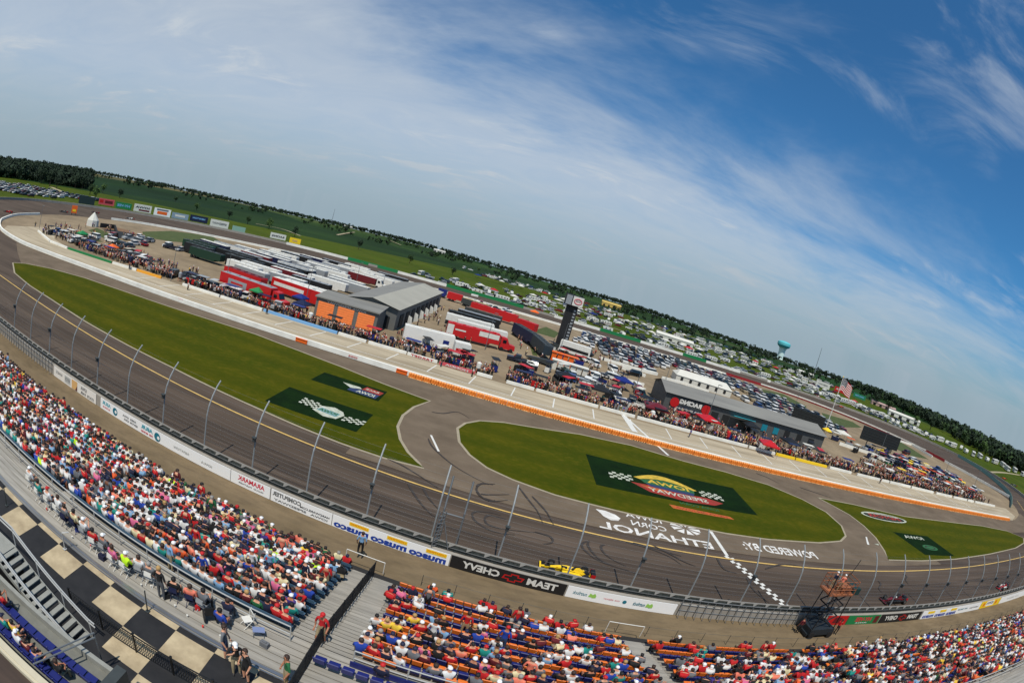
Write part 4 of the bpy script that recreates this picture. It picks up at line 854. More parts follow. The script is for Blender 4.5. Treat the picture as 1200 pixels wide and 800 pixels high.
for k,(px,c,cn) in enumerate((((120,655),'navy','navy'),((196,700),'black','black'),((232,712),'red','red'),((310,757),'grey','grey'),((92,622),'blue','blue'))):
    p=at(*px,ZA);q=MB();q.box((0,0,.14),(.4,.24,.28),rz=k);q.box((0,0,.3),(.2,.1,.06),rz=k);o=q.build('bag',[m_sh[c]]);o.location=(p.x,p.y,ZA+.012);tag(o,'small %s bag lying on the cross aisle planks by the rail chairs'%cn,'bag')
# upper deck people
for k,(px,sh,hr,pose,lab) in enumerate([((16,735),'yellow','black hair','sit','person in a yellow shirt seated in the rear blue row of the upper deck'),((19,748),'white','white cap','sit_lean','person in a white cap leaning forward in the rear blue row of the upper deck'),((42,768),'blue','brown hair','sit','person in a bright blue shirt in the rear blue row of the upper deck'),((3,700),'red','brown hair','sit_phone','person with a red sleeve at the left edge of the upper deck'),((31,757),'maroon','brown hair','sit_shorts','person in a maroon top between a white cap and a blue shirt, upper deck'),((66,782),'black','brown hair','sit_lean','person in black seated near the ledge end of the upper deck'),((4,728),'teal','navy cap','sit','person in teal with a navy cap at the lower left corner')]):
    p=at(px[0],px[1],6.45);person(pose,(p.x,max(6.35,min(7.6,p.y)),5.62+.44),0,sh,k%4,hd[hr],k%2,lab,'people on the upper deck')
# the crowd in the stands
CR=[];gaps=[(a,b) for a,b in AIS]
def occ(x,i):
    if -5.7<x<-2.4:return 0
    if x<-5.7:
        return .95 if not((i<2 and x>-11)) else .75
    if x<13: return (.2,.16,.3,.28,.34,.4,.45,.42,.5,.55,.55,.6,.6,.6,.6)[i]
    if x<27.2: return (.25,.2,.35,.4,.45,.55,.55,.6,.6,.65,.65,.65,.65,.65,.65)[i]
    if x<41.6: return .35+.03*i
    return .62+.02*i
for i in range(NR):
    x=-65.5;row=[];bi=-1
    while x<92:
        ing=[g_ for g_ in gaps if g_[0]-.15<x<g_[1]+.2]
        if ing: x=ing[0][1]+.22;continue
        st_=.48 if x<-5.7 else .53
        if random.random()<occ(x,i): CR.append([x+random.uniform(-.06,.06),i])
        x+=st_*random.uniform(.96,1.1)
def rowsof(x):
    if x<-4.2:return 'bench block'
    return min(BLK,key=lambda b:max(b[0]-x,x-b[1],0))[2]
P_=[]
for x,i in CR:
    clump=random.random()
    sh=wch(shn,shw)
    if x<-5.7:
        pos=wch(['sit','sit_lean','sit_phone','sit_shorts','stand'],[40,22,8,14,3])
    else: pos=wch(['sit','sit_lean','sit_phone','sit_shorts','stand'],[40,20,8,16,2])
    if x>-3 and random.random()<.15: sh=random.choice(['red','red','white','black'])
    z=zt(i)+(.43 if pos.startswith('sit') else 0.01);y=yw(x)-(D0+RP*i+(.42 if pos.startswith('sit') else .62))+random.uniform(-.05,.05)
    P_.append(dict(x=x,y=y,z=z,i=i,sh=sh,pos=pos,hr=wch(HR,hrw),pt=random.randrange(4),sk=wch([0,1,2],[60,32,8]),d=(Vector((x,y,z))-CAM).length))
# neighbours and place numbers
for i in range(NR):
    rw=sorted([p for p in P_ if p['i']==i],key=lambda p:p['x'])
    L=[p for p in rw if rowsof(p['x'])=='bench block'][::-1]
    for k,p in enumerate(L):p['ord']=k+1
    for a,b,n in BLK:
        for k,p in enumerate([p for p in rw if rowsof(p['x'])==n]):p['ord']=k+1
P_.sort(key=lambda p:p['d'])
near=P_[:266];far=P_[266:]
for p in near:
    bl=rowsof(p['x']);land={'bench block':'the black net','block beside the net':'the net','second block':'the second stairway'}.get(bl,'its left aisle')
    hrn=p['hr'][0];lab='%s shirt, %s, %s row up, %s from %s, %s'%(p['sh'],hrn,ordw(p['i']+1),ordw(p['ord']),land,bl)
    if len(lab.split())>16: lab='%s shirt, %s, %s row above walkway, %s person from %s, %s'%(p['sh'],hrn,ordw(p['i']+1),ordw(p['ord']),land,bl)
    person(p['pos'],(p['x'],p['y'],p['z']),yaw(p['x'])+random.uniform(-.3,.3),p['sh'],p['pt'],p['hr'],p['sk'],lab,'spectators in the grandstand',random.uniform(1.1,1.22))
PALM=m_skin+[m_sh[n] for n in shn]+m_pt+[h[1] for h in HR]+[m_shoe]
IS=3;IP=IS+len(shn);IH=IP+4;IO=IH+len(HR)
def merge_people(lst,name,label,cat,kind='stuff',group=None):
    V=[];F=[];Mi=[];k=0
    for p in lst:
        v,f,m=LO[p['pos']];a=p.get('rz',0);c,s_=math.cos(a),math.sin(a);w=v.copy()*p.get('s',1.);w2=w.copy();w2[:,0]=w[:,0]*c-w[:,1]*s_+p['x'];w2[:,1]=w[:,0]*s_+w[:,1]*c+p['y'];w2[:,2]+=p['z']
        mp={0:p['sk'],1:IS+shn.index(p['sh']),2:IP+p['pt'],3:IH+[h[0] for h in HR].index(p['hr'][0]),4:IO}
        V.append(w2);F+=[tuple(i+k for i in q_) for q_ in f];Mi+=[mp[q_] for q_ in m];k+=len(v)
    me=bpy.data.meshes.new(name);me.from_pydata(np.concatenate(V).tolist(),[],F)
    for m in PALM:me.materials.append(m)
    me.polygons.foreach_set('material_index',Mi);me.polygons.foreach_set('use_smooth',[True]*len(F));me.update()
    o=bpy.data.objects.new(name,me);COL.objects.link(o);tag(o,label,cat,group,kind);return o
for p in far:p['rz']=yaw(p['x'])+random.uniform(-.35,.35);p['s']=random.uniform(1.09,1.22)
merge_people([p for p in far if p['x']<-5.5],'seated_crowd','dense far crowd packed on the benches of the grandstand','crowd')
merge_people([p for p in far if p['x']>=-5.5],'seated_crowd','far crowd scattered over the orange and blue seats to the right','crowd')
# pit lane crews, one mass
pc=[]
def crowd_at(x,y,z=.02,spread=1.):
    sh=wch(['black','navy','white','red','grey','blue','teal','yellow','cream','maroon','green'],[34,18,15,13,9,6,2,3,4,5,3])
    pc.append(dict(x=x,y=y,z=z,sh=sh,pos=random.choice(['stand','stand','stand_up']),hr=wch(HR,hrw),pt=random.choice([0,1,2,2,2,3]),sk=random.choice([0,1]),rz=random.uniform(-3.1,3.1)))
for k in range(1500):
    x=random.uniform(-112,152)
    if -75<x<-70 or -.5<x<2: continue
    if -41<x<-26: crowd_at(x,random.uniform(95.2,98));continue
    crowd_at(x,95.3+abs(random.gauss(0,3.2)) if x<95 else 94.6+random.random()**1.5*16)
for k in range(150): crowd_at(random.uniform(-23,-8) if k%2 else random.uniform(3,36),random.uniform(102,170))
for k in range(160): crowd_at(random.uniform(-138,-76),random.uniform(97,112))
for k in range(60): crowd_at(random.uniform(-150,-120),random.uniform(100,140))
for k in range(90): crowd_at(random.uniform(30,75),random.uniform(99,112))
for k in range(9): crowd_at(random.uniform(-100,140),random.uniform(91,92.8))
for k in range(420): x=random.uniform(100,152);crowd_at(x,random.uniform(97,108))
merge_people(pc,'pit_crowd','crews and guests crowded behind the low white pit box wall','crowd')
# ================================================================ racing cars
def race_car(label,loc,rz,c1,c2,group='racing cars on the track'):
    t=thing('racing_car',label,'racing car',loc,rz,group);t.scale=(.92,.82,.88)
    q=MB();q.side([(-2.5,.10),(-2.45,.22),(-1.6,.36),(-.9,.56),(-.45,.62),(-.3,.5),(.35,.5),(.5,.85),(.8,.92),(1.4,.62),(2.1,.42),(2.2,.3),(2.1,.12)],.62,0,ins=[.22,.2,.12,.06,.04,.02,.02,.14,.2,.2,.2,.18,.16])
    q.build('body',[c1],t)
    for s in(-1,1):
        q=MB();q.side([(-.65,.08),(-.6,.4),(-.2,.46),(.9,.42),(1.5,.2),(1.5,.08)],.42,0,ins=[.02,.03,.03,.03,.12,.1],M=Matrix.Translation((0,s*.5,0)));q.build('sidepod',[c2],t)
    for k,(x,y,z,w_,h_,m) in enumerate(((-1.9,0,.37,.5,.2,m_black),(.2,-.72,.3,.7,.2,m_black),(.2,.72,.3,.7,.2,m_black),(-.9,-.2,.5,.5,.08,m_red))):
        q=MB();q.box((x,y,z),(w_,h_ if abs(y)<.1 else .03,.02 if abs(y)<.1 else h_));q.build('decal',[m],t)
    q=MB();q.box((.1,0,.06),(3.4,1.3,.05));q.build('floor',[m_black],t)
    q=MB();q.box((-2.35,0,.12),(.5,1.75,.04));q.box((-2.3,.86,.2),(.5,.03,.2));q.box((-2.3,-.86,.2),(.5,.03,.2));q.build('front_wing',[m_black],t);q=MB();q.box((-2.5,0,.15),(.14,1.74,.05));q.build('wing_tip',[c1],t)
    q=MB();q.box((2.15,0,.72),(.4,1.15,.05));q.box((2.15,0,.5),(.35,1.1,.04));q.build('rear_wing',[m_black],t)
    for s in(-1,1):
        q=MB();q.box((2.15,s*.58,.52),(.42,.03,.45));q.build('end_plate',[m_red],t)
    for x,w,r in((-1.55,.3,.33),(1.5,.38,.35)):
        for s in(-1,1):
            q=MB();q.lathe([(r*.7,-w/2),(r,-w/2+.03),(r,w/2-.03),(r*.7,w/2)],16,0,(x,s*.8,r),'Y');w_=q.build('wheel',[m_tyre],t)
            q=MB();q.lathe([(.16,-w/2-.01),(.2,0),(.16,w/2+.01)],10,0,(x,s*.8,r),'Y');q.build('rim',[m_metal],w_)
            q=MB();q.tube([(x,s*.2,.3),(x,s*.75,r)],.025,4);q.tube([(x+.35,s*.2,.35),(x,s*.75,r)],.02,4);q.build('suspension_arm',[m_dgrey],t)
    q=MB();q.side([(.2,.5),(.45,.88),(.8,.95),(1.3,.66),(1.9,.5),(1.9,.4)],.34,0,ins=[.02,.05,.08,.06,.05,.02]);q.box((-.45,0,.6),(.5,.3,.06));q.build('engine_cover',[m_black],t)
    q=MB();q.lathe([(.05,-.13),(.12,-.06),(.13,.03),(.08,.11),(.02,.14)],10,0,(.05,0,.66));q.build('helmet',[m_white],t)
    return t
race_car('yellow open wheel racing car nearest the stand wall, above the black banner',(9.7,35.6,.04),yaw(9)-.02,m_yellow,m_yellow)
race_car('red open wheel racing car behind the flag lift, high on the straight',(49.4,37.2,.04),yaw(49),m_maroon,m_black)
race_car('red and white racing car near the right edge of the photo, on the straight',(83.6,40.2,.04),yaw(83)+.05,m_red,m_white)
for px,c1,c2,lab in (((10,248),m_red,m_red,'distant dark red racing car in the far left turn, leftmost one'),((75,248),m_black,m_grey,'distant black racing car in the far left turn'),((153,256),m_white,m_white,'distant white racing car leaving the far turn'),((985,476),m_red,m_orange,'distant red racing car on the back straight near the flag'),((958,464),m_white,m_red,'distant red and white racing car on the back straight'),((1176,560),m_orange,m_red,'distant orange racing car entering the right hand turn'),((1188,568),m_navy,m_silver,'distant navy racing car at the right hand turn'),((112,249),m_maroon,m_black,'distant maroon racing car in the far left turn')):
    p=at(*px,.3);race_car(lab,(p.x,p.y,.04),math.atan2(p.x,abs(p.y-150)+40)*-.6 if p.x>150 else (.5 if p.x<-150 else 0),c1,c2)
# ================================================================ flag lift
lp=at(953,741);t=thing('scissor_lift','tall dark scissor lift with an orange cage holding two people by the finish line','lift',(lp.x,lp.y,.04),.1);t.scale=(1.2,1.2,1.22)
q=MB();q.box((0,0,.55),(2.6,1.5,.5));q.box((0,0,.25),(2.9,1.2,.2));q.build('chassis',[mat('lift_dark',(36,44,50),.6,var=.2,scale=2)],t)
for x in(-1,1):
    for y in(-.7,.7):
        q=MB();q.lathe([(.2,-.12),(.3,-.1),(.3,.1),(.2,.12)],12,0,(x,y,.3),'Y');q.build('wheel',[m_tyre],t)
q=MB()
for k in range(3):
    z0=.85+k*.95;z1=z0+.95
    for y in(-.45,.45):
        q.tube([(-.95,y,z0),(.95,y,z1)],.055,5);q.tube([(.95,y,z0),(-.95,y,z1)],.055,5)
q.build('scissor_arm',[m_black],t)['kind']='stuff'
for x,y in((-1.2,-.65),(1.2,-.65),(-1.2,.65),(1.2,.65)):
    q=MB();q.tube([(x,y,.6),(x*.8,y,3.7)],.045,5);q.build('brace',[m_black],t)
m_cage=mat('orange_cage',(176,104,60),.7,rgb2=(110,70,50),scale=3)
q=MB();q.box((-.2,0,3.75),(2.7,1.4,.12));q.build('platform',[m_cage],t)
q=MB()
for z in(4.2,4.55,4.85):q.tube([(-1.5,-.7,z),(1.1,-.7,z),(1.1,.7,z),(-1.5,.7,z),(-1.5,-.7,z)],.03,5)
for x in np.arange(-1.5,1.2,.65):
    for y in(-.7,.7):q.tube([(x,y,3.8),(x,y,4.85)],.03,5)
q.build('cage',[m_cage],t);q=MB();q.box((.4,0,4.0),(1.1,.8,.35));q.build('gear_box',[m_cage],t);q=MB();q.box((1.75,.2,3.8),(.9,1.1,.5));q.build('side_pod',[mat('dark_teal',(24,60,56),.6)],t)
q=MB();q.tube([(-1.6,-.6,3.6),(-1.7,-.6,5.3)],.05,5);q.build('antenna',[m_black],t);q=MB();q.tube([(1.0,.5,4.8),(1.45,.6,6.0)],.03,5);q.build('antenna',[m_black],t)
for k,(dx,dy,sh) in enumerate(((-.9,.1,'navy'),(-.35,-.25,'salmon'))):
    person('stand_up' if k else 'stand',(lp.x+dx*1.2,lp.y+dy*1.2,.04+3.81*1.22),.1-.5*k,sh,1,hd['white cap'],0,('official in navy with a white cap on the orange lift cage' if k==0 else 'official in a salmon shirt and white cap on the orange lift cage'),'officials on the flag lift')
for k,(dx,lab) in enumerate(((-2.2,'marshal in red standing left of the lift base'),(2.6,'marshal in bright red right of the lift base'))):
    person('stand',(lp.x+dx,lp.y-.2,.04),2.8*k,'red' if k else 'maroon',2,hd['black cap'],1,lab,'marshals at the wall')
person('stand',(at(843,719).x,at(843,719).y-.3,.04),0.2,'red',2,hd['black cap'],0,'marshal in red standing by the bare fence frames','marshals at the wall')
# ================================================================ vehicles
def car_mesh(kind):
    q=MB()
    if kind=='car':
        L,Wd=4.5,1.75;q.side([(-2.2,.3),(-2.25,.7),(-1.3,.85),(1.7,.88),(2.2,.8),(2.25,.3)],Wd,0,ins=[.03]*6)
        q.side([(-1.25,.85),(-.55,1.38),(.75,1.4),(1.55,.87)],Wd-.12,1,ins=[.02,.16,.16,.02]);q.side([(-.62,1.37),(-.5,1.44),(.7,1.45),(.82,1.39)],Wd-.38,0)
    elif kind=='suv':
        L,Wd=4.8,1.9;q.side([(-2.3,.35),(-2.35,.95),(-1.3,1.05),(2.3,1.1),(2.35,.35)],Wd,0,ins=[.03]*5)
        q.side([(-1.25,1.05),(-.7,1.65),(2.0,1.68),(2.28,1.08)],Wd-.12,1,ins=[.02,.12,.12,.02]);q.side([(-.78,1.64),(-.6,1.74),(1.95,1.75),(2.08,1.66)],Wd-.3,0)
    elif kind=='pickup':
        L,Wd=5.6,1.95;q.side([(-2.7,.4),(-2.75,1.0),(-1.4,1.1),(.6,1.12),(2.75,1.12),(2.75,.4)],Wd,0,ins=[.03]*6)
        q.side([(-1.3,1.1),(-.8,1.72),(.35,1.74),(.6,1.12)],Wd-.14,1,ins=[.02,.12,.12,.02]);q.side([(-.86,1.7),(-.7,1.8),(.3,1.81),(.42,1.73)],Wd-.3,0);q.box((1.68,0,1.13),(1.95,1.6,.03),2)
    for x in(-1.4,1.45) if kind!='pickup' else (-1.75,1.75):
        for s in(-1,1): q.lathe([(.2,-.11),(.33,-.1),(.33,.1),(.2,.11)],10,2,(x,s*(Wd/2-.1),.33),'Y')
    o=q.build(kind,[m_white,m_glass,m_tyre]);me=o.data;bpy.data.objects.remove(o);return me
CM={k:car_mesh(k) for k in('car','suv','pickup')}
CC=[('white',(222,220,214),32),('silver',(176,178,178),22),('black',(18,18,20),14),('dark grey',(70,72,74),12),('red',(140,18,24),7),('navy',(22,28,50),4),('blue',(40,70,130),3),('maroon',(80,16,24),4),('tan',(170,156,128),5),('green',(24,60,44),3)]
m_cc={n:mat('car_paint_'+n.replace(' ','_'),c,.3,spec=.6) for n,c,w in CC}
NK={'car':'parked_car','suv':'parked_suv','pickup':'pickup_truck'}
CARS=[];ncar=[0];stuffcars=MB();CIDX={n:i for i,(n,c,w) in enumerate(CC)}
def park(x,y,rz,lab,z=.03):
    k=wch(['car','suv','pickup'],[5,4,3]);c=wch([c[0] for c in CC],[c[2] for c in CC])
    CARS.append((x,y,z,rz,k,c,lab))
def flush_cars():
    CARS.sort(key=lambda c:math.hypot(c[0],c[1]))
    used={}
    for j,(x,y,z,rz,k,c,lab) in enumerate(CARS):
        if j<290:
            o=obj(CM[k],NK[k],None,(x,y,z),rz);setm(o,0,m_cc[c]);tag(o,c+' '+{'car':'saloon car','suv':'tall car','pickup':'pickup truck'}[k]+', '+lab,'truck' if k=='pickup' else 'car','vehicles parked in the infield')
        else:
            cs,sn=math.cos(rz),math.sin(rz);me=CM[k]
            stuffcars.add([(x+v.co.x*cs-v.co.y*sn,y+v.co.x*sn+v.co.y*cs,z+v.co.z) for v in me.vertices],[tuple(p.vertices) for p in me.polygons],[CIDX[c] if p.material_index==0 else len(CC)+p.material_index-1 for p in me.polygons])
    o=stuffcars.build('distant_parked_cars',[m_cc[n] for n,_,_ in CC]+[m_glass,m_tyre],fix=False);tag(o,'far rows of parked cars beyond and behind the back straight','cars','cars parked beyond the track','stuff')
# infield car park rows behind the long grey building
row=0
for y,x0,x1 in ((147,92,112),(153,84,124),(160,82,128),(168,36,50),(168,82,128),(176,30,52),(176,84,126),(184,30,60),(184,72,122),(192,28,118),(200,28,112),(207,30,108),(214,30,100),(221,30,84)):
    row+=1;k=0;x=x0
    while x<x1:
        if random.random()<.9:
            k+=1;park(x,y+random.uniform(-.5,.5),R_(90)+random.uniform(-.08,.08),'%s along in the %s car park row behind the grey building'%(ordw(k),ordw(row)))
        x+=random.uniform(2.6,3.3)
k=0
for x in np.arange(118,160,4.6):
    for y in(118,123,130):
        if random.random()<.75 and x<118+ (160-118)*(1-(y-118)/60):k+=1;park(x+random.uniform(-1,1),y,random.uniform(-.5,.5),'%s of the group parked at the right end of the pits'%ordw(k))
for i,px in enumerate([(742,440),(745,430),(900,487),(760,437),(1068,541),(1040,530),(1061,532),(690,425),(1110,560),(1125,566),(1140,575),(1098,552)]):
    p=at(*px);park(p.x,p.y,random.uniform(0,.6),'standing apart in the paddock, %s from the scoring tower'%ordw(i+1))
for k in range(130):
    x,y=random.choice([(random.uniform(-136,-78),random.uniform(98,112)),(random.uniform(-128,-104),random.uniform(112,140)),(random.uniform(-78,-46),random.uniform(98,101)),(random.uniform(3,36),random.uniform(103,118)),(random.uniform(22,36),random.uniform(118,200)),(random.uniform(-24,2),random.uniform(206,222)),(random.uniform(-150,-100),random.uniform(196,150)) ])
    if y>150 and x<-100:continue
    park(x,y,random.choice([0,1.57])+random.uniform(-.3,.3),'%s of the loose ones scattered about the paddock'%ordw(k+1))
# camping field beyond the back straight
def rv_mesh(kind):
    q=MB()
    if kind=='motorhome':
        q.side([(-4.5,.5),(-4.6,1.6),(-4.3,3.1),(4.6,3.15),(4.6,.5)],2.5,0,ins=[.05,.05,.08,.06,.03]);q.side([(-4.62,1.7),(-4.38,2.7),(-4.2,2.7),(-4.3,1.7)],2.3,1)
        q.box((0,-1.26,1.2),(8.6,.02,.35),2);q.box((0,1.26,1.2),(8.6,.02,.35),2)
        for x in(-2.6,-.6,1.5,3.2):q.box((x,-1.26,2.2),(1.0,.03,.6),1);q.box((x,1.26,2.2),(1.0,.03,.6),1)
        q.box((.5,0,3.25),(1.2,.8,.22),0);q.box((3,.3,3.24),(.7,.7,.2),0)
    else:
        q.side([(-3,.5),(-3.3,1.4),(-2.9,2.7),(3,2.75),(3.2,.5)],2.3,0,ins=[.05]*5);q.box((-.4,-1.16,1.2),(5,.02,.3),2);q.box((-3.7,0,.5),(1,.1,.1),3)
        for x in(-1.6,1.2):q.box((x,-1.16,1.9),(1,.03,.55),1);q.box((x,1.16,1.9),(1,.03,.55),1)
        q.box((0,0,2.82),(.8,.6,.18),0)
    for x in((-2.8,2.6) if kind=='motorhome' else (.3,1.1)):
        for s in(-1,1):q.lathe([(.25,-.13),(.42,-.12),(.42,.12),(.25,.13)],10,3,(x,s*1.05,.42),'Y')
    o=q.build(kind,[m_white,m_glass,m_grey,m_tyre]);me=o.data;bpy.data.objects.remove(o);return me
RVM={k:rv_mesh(k) for k in('motorhome','camper_trailer')}
st_c=[('grey striped',m_grey),('tan striped',mat('tan_stripe',(170,150,110),.5)),('blue striped',m_blue),('maroon striped',m_maroon),('plain',m_white),('black striped',m_black)]
nrv=0;side=0
for ri,(y,x0,x1,dn) in enumerate([(277,-62,205,.6),(291,-56,210,.5),(312,-44,225,.5),(340,-30,245,.5),(366,-14,260,.55),(392,10,290,.6),(420,30,310,.6),(450,20,320,.6),(486,-40,320,.5),(530,-60,280,.4)]):
    x=x0;k=0
    while x<x1:
        yy=y+ (x-60)*-.02+random.uniform(-5,5)
        rr=random.random()
        if rr<dn*.5 and nrv<290:
            kd=random.choice(['motorhome','camper_trailer']);k+=1;nrv+=1;sn,sm=random.choice(st_c)
            o=obj(RVM[kd],kd,None,(x,yy,-.15),random.choice([0,0,R_(90),.15,R_(80)])+random.uniform(-.12,.12));setm(o,2,sm);o.scale=(.8,.8,.8)
            tag(o,'%s white %s, %s from left in the %s row past the back straight'%(sn,kd.replace('_',' '),ordw(k),ordw(ri+1)),'camper','campers in the field beyond the back straight')
        if random.random()<.85:park(x+random.uniform(4,7),yy+random.uniform(-5,5),random.uniform(-.4,.4),'beyond the back straight',-.17)
        if random.random()<.4:park(x+random.uniform(1,4),yy+7,random.uniform(1.2,1.8),'beyond the back straight',-.17)
        x+=random.uniform(5.5,10)
for k in range(260):
    a=random.random();park(-340+a*85+random.uniform(-6,6),random.choice([150,165,180,196,212])+a*22+random.uniform(-1,1),R_(90)+random.uniform(-.1,.1),'beyond the far left turn',-.17)
for k in range(70):park(random.uniform(225,300),random.uniform(240,300),random.uniform(0,3),'beyond the right turn',-.17)
flush_cars()
for k in range(34):
    p=at(*[(1197-k*8+random.uniform(-2,2),557-k*3.3+random.uniform(-1,1))][0]);kd=random.choice(['motorhome','camper_trailer'])
    if math.hypot(p.x,p.y)>600:continue
    o=obj(RVM[kd],kd,None,(p.x,p.y,-.15),random.uniform(-.5,.5)+.6);setm(o,2,random.choice(st_c)[1]);tag(o,'white %s in the line along the dark wood, %s from the right'%(kd.replace('_',' '),ordw(k+1)),'camper','campers along the edge of the wood')
# canopies
def canopy(label,loc,rz,col,w=3,d=3,h=2.3,group='pop-up canopies'):
    t=thing('canopy',label,'canopy',loc,rz,group)
    q=MB();q.add([(-w/2,-d/2,h),(w/2,-d/2,h),(w/2,d/2,h),(-w/2,d/2,h),(0,0,h+.8),(-w/2,-d/2,h-.25),(w/2,-d/2,h-.25),(w/2,d/2,h-.25),(-w/2,d/2,h-.25)],[(0,1,4),(1,2,4),(2,3,4),(3,0,4),(5,6,1,0),(6,7,2,1),(7,8,3,2),(8,5,0,3)]);q.build('roof',[col],t,fix=False)
    for a in(-1,1):
        for b in(-1,1):
            q=MB();q.tube([(a*(w/2-.05),b*(d/2-.05),0),(a*(w/2-.05),b*(d/2-.05),h)],.03,4);q.build('leg',[m_grey],t)
m_tent=mat('tent_canvas',(206,203,192),.8,var=.05,scale=.5)
k=0
for px,c,cn,w in (((456,378),m_red,'red',5),((848,493),m_red,'red',5),((826,502),m_red,'red',4.5),((859,498),m_tent,'white',4.5),((765,489),m_maroon,'maroon',5),((728,456),m_blue,'blue',4),((352,368),m_navy,'navy',3),((897,532),m_red,'red',4),((922,528),m_black,'black',4),((625,371),m_orange,'orange',4),((566,395),m_black,'black',4),((617,400),m_red,'red',2.5),((485,398),m_black,'black',5),((350,360),m_blue,'blue',3),((966,512),m_yellow,'yellow',2.5),((985,515),m_tent,'white',5),((95,283),m_green,'green',3),((130,300),m_orange,'orange',3),((300,353),m_green,'green',3),((700,468),m_black,'black',4),((660,452),m_black,'black',4),((875,508),m_black,'black',4)):
    k+=1;p=at(*px);canopy('%s canopy among the pit crews, %s reading from the left list of shades'%(cn,ordw(k)) if False else '%s pop-up canopy in the paddock, %s metres right of the scoring tower line'%(cn,int(p.x-15)) if p.x>15 else '%s pop-up canopy in the paddock, %s metres left of the scoring tower'%(cn,int(15-p.x)),(p.x,p.y,.03),random.uniform(-.2,.2),c,w,w)
for k in range(46):
    x=random.uniform(-40,250);y=random.uniform(280,470);c,cn=random.choice([(m_tent,'white'),(m_tent,'white'),(m_tent,'white'),(m_tent,'white'),(m_blue,'blue'),(m_grey,'grey'),(m_red,'red')])
    canopy('%s awning in the camping field, %s metres right of the tower, %s out'%(cn,int(x-16),int(y)),(x,y,-.17),random.uniform(0,1),c,4.5,4.5,2.4,'awnings in the camping field')
# pit wagons
def pit_wagon(label,loc,rz,c,cc):
    t=thing('pit_wagon',label,'pit wagon',loc,rz,'pit wagons along the wall')
    q=MB();q.box((0,0,.75),(2.6,1.0,1.1));q.build('cabinet',[c],t);q=MB();q.box((0,0,2.5),(3.0,1.6,.08));q.box((0,0,1.35),(2.2,.9,.06));q.build('roof',[cc],t)
    for a in(-1.2,1.2):
        for b in(-.45,.45):
            q=MB();q.tube([(a,b,1.3),(a,b,2.5)],.03,4);q.build('post',[m_grey],t)
    for a in(-.9,.9):
        q=MB();q.lathe([(.12,-.55),(.2,-.5),(.2,.5),(.12,.55)],8,0,(a,0,.2),'Y');q.build('wheel',[m_tyre],t)
    q=MB();q.box((.3,-.52,1.7),(.9,.04,.5));q.build('screen',[m_glass],t)
wc=[('black',m_black),('white',m_white),('red',m_red),('navy',m_navy),('silver',m_silver),('blue',m_blue)]
for k in range(31):
    x=-108+k*8.3
    if -76<x<-69 or -2<x<2.5:x+=5
    a,b=random.choice(wc),random.choice(wc+[('black',m_black)]*2);pit_wagon('%s pit wagon with a %s roof, %s from the left behind the pit box wall'%(a[0],b[0],ordw(k+1)),(x,97.3+random.uniform(-.5,.8),.03),random.uniform(-.1,.1),a[1],b[1])
for k in range(46):
    x,y=random.choice([(random.uniform(-134,-80),random.uniform(97.5,106)),(random.uniform(4,34),random.uniform(100,116)),(random.uniform(-22,0),random.uniform(99,103)),(random.uniform(24,80),random.uniform(99,108)),(random.uniform(10,34),random.uniform(118,150))])
    a,b=random.choice(wc),random.choice([('black',m_black),('black',m_black),('pale',m_tent),('red',m_red)]);pit_wagon('%s tool cart with a %s roof, %s of the carts loose in the paddock'%(a[0],b[0],ordw(k+1)),(x,y,.03),random.uniform(-1.5,1.5),a[1],b[1])
# stacks of tyres and fuel tanks
for k in range(40):
    x=-100+k*6.1+random.uniform(-1,1);n=random.randint(2,4);t=thing('tyre_stack','black tyre stack behind the pit box wall, %s from the left'%ordw(k+1),'tyre stack',(x,95.9,.03),0,'tyre stacks behind the pit box wall')
    for j in range(n):
        q=MB();q.lathe([(.18,0),(.33,.03),(.33,.3),(.18,.34)],10,0,(0,0,j*.35));q.build('tyre',[m_tyre],t)
for k in range(14):
    x=-90+k*17.3;t=thing('fuel_tank','tall fuel tank with a red top behind the pit box wall, %s from the left'%ordw(k+1),'fuel tank',(x,96.3,.03),0,'fuel tanks behind the pit box wall')
    q=MB();q.lathe([(.05,.7),(.45,.95),(.48,1.9),(.2,2.1)],12);q.build('tank',[random.choice([m_white,m_silver,m_navy,m_red])],t)
    for a in range(3):q=MB();q.tube([(.4*math.cos(a*2.1),.4*math.sin(a*2.1),0),(.4*math.cos(a*2.1),.4*math.sin(a*2.1),1)],.04,4);q.build('leg',[m_red],t)
# packed gear at the right end of the pits
for k in range(64):
    u=random.random();x=104+u*50;y=random.uniform(98,99+ (34-u*10));a,b=random.choice(wc+[('orange',m_orange),('green',m_green)]),random.choice(wc+[('orange',m_orange),('pale',m_tent),('yellow',m_yellow)])
    pit_wagon('%s support cart with a %s roof, %s of those packed near the corner fence'%(a[0],b[0],ordw(k+1)),(x,y,.03),random.uniform(-.7,.7),a[1],b[1])
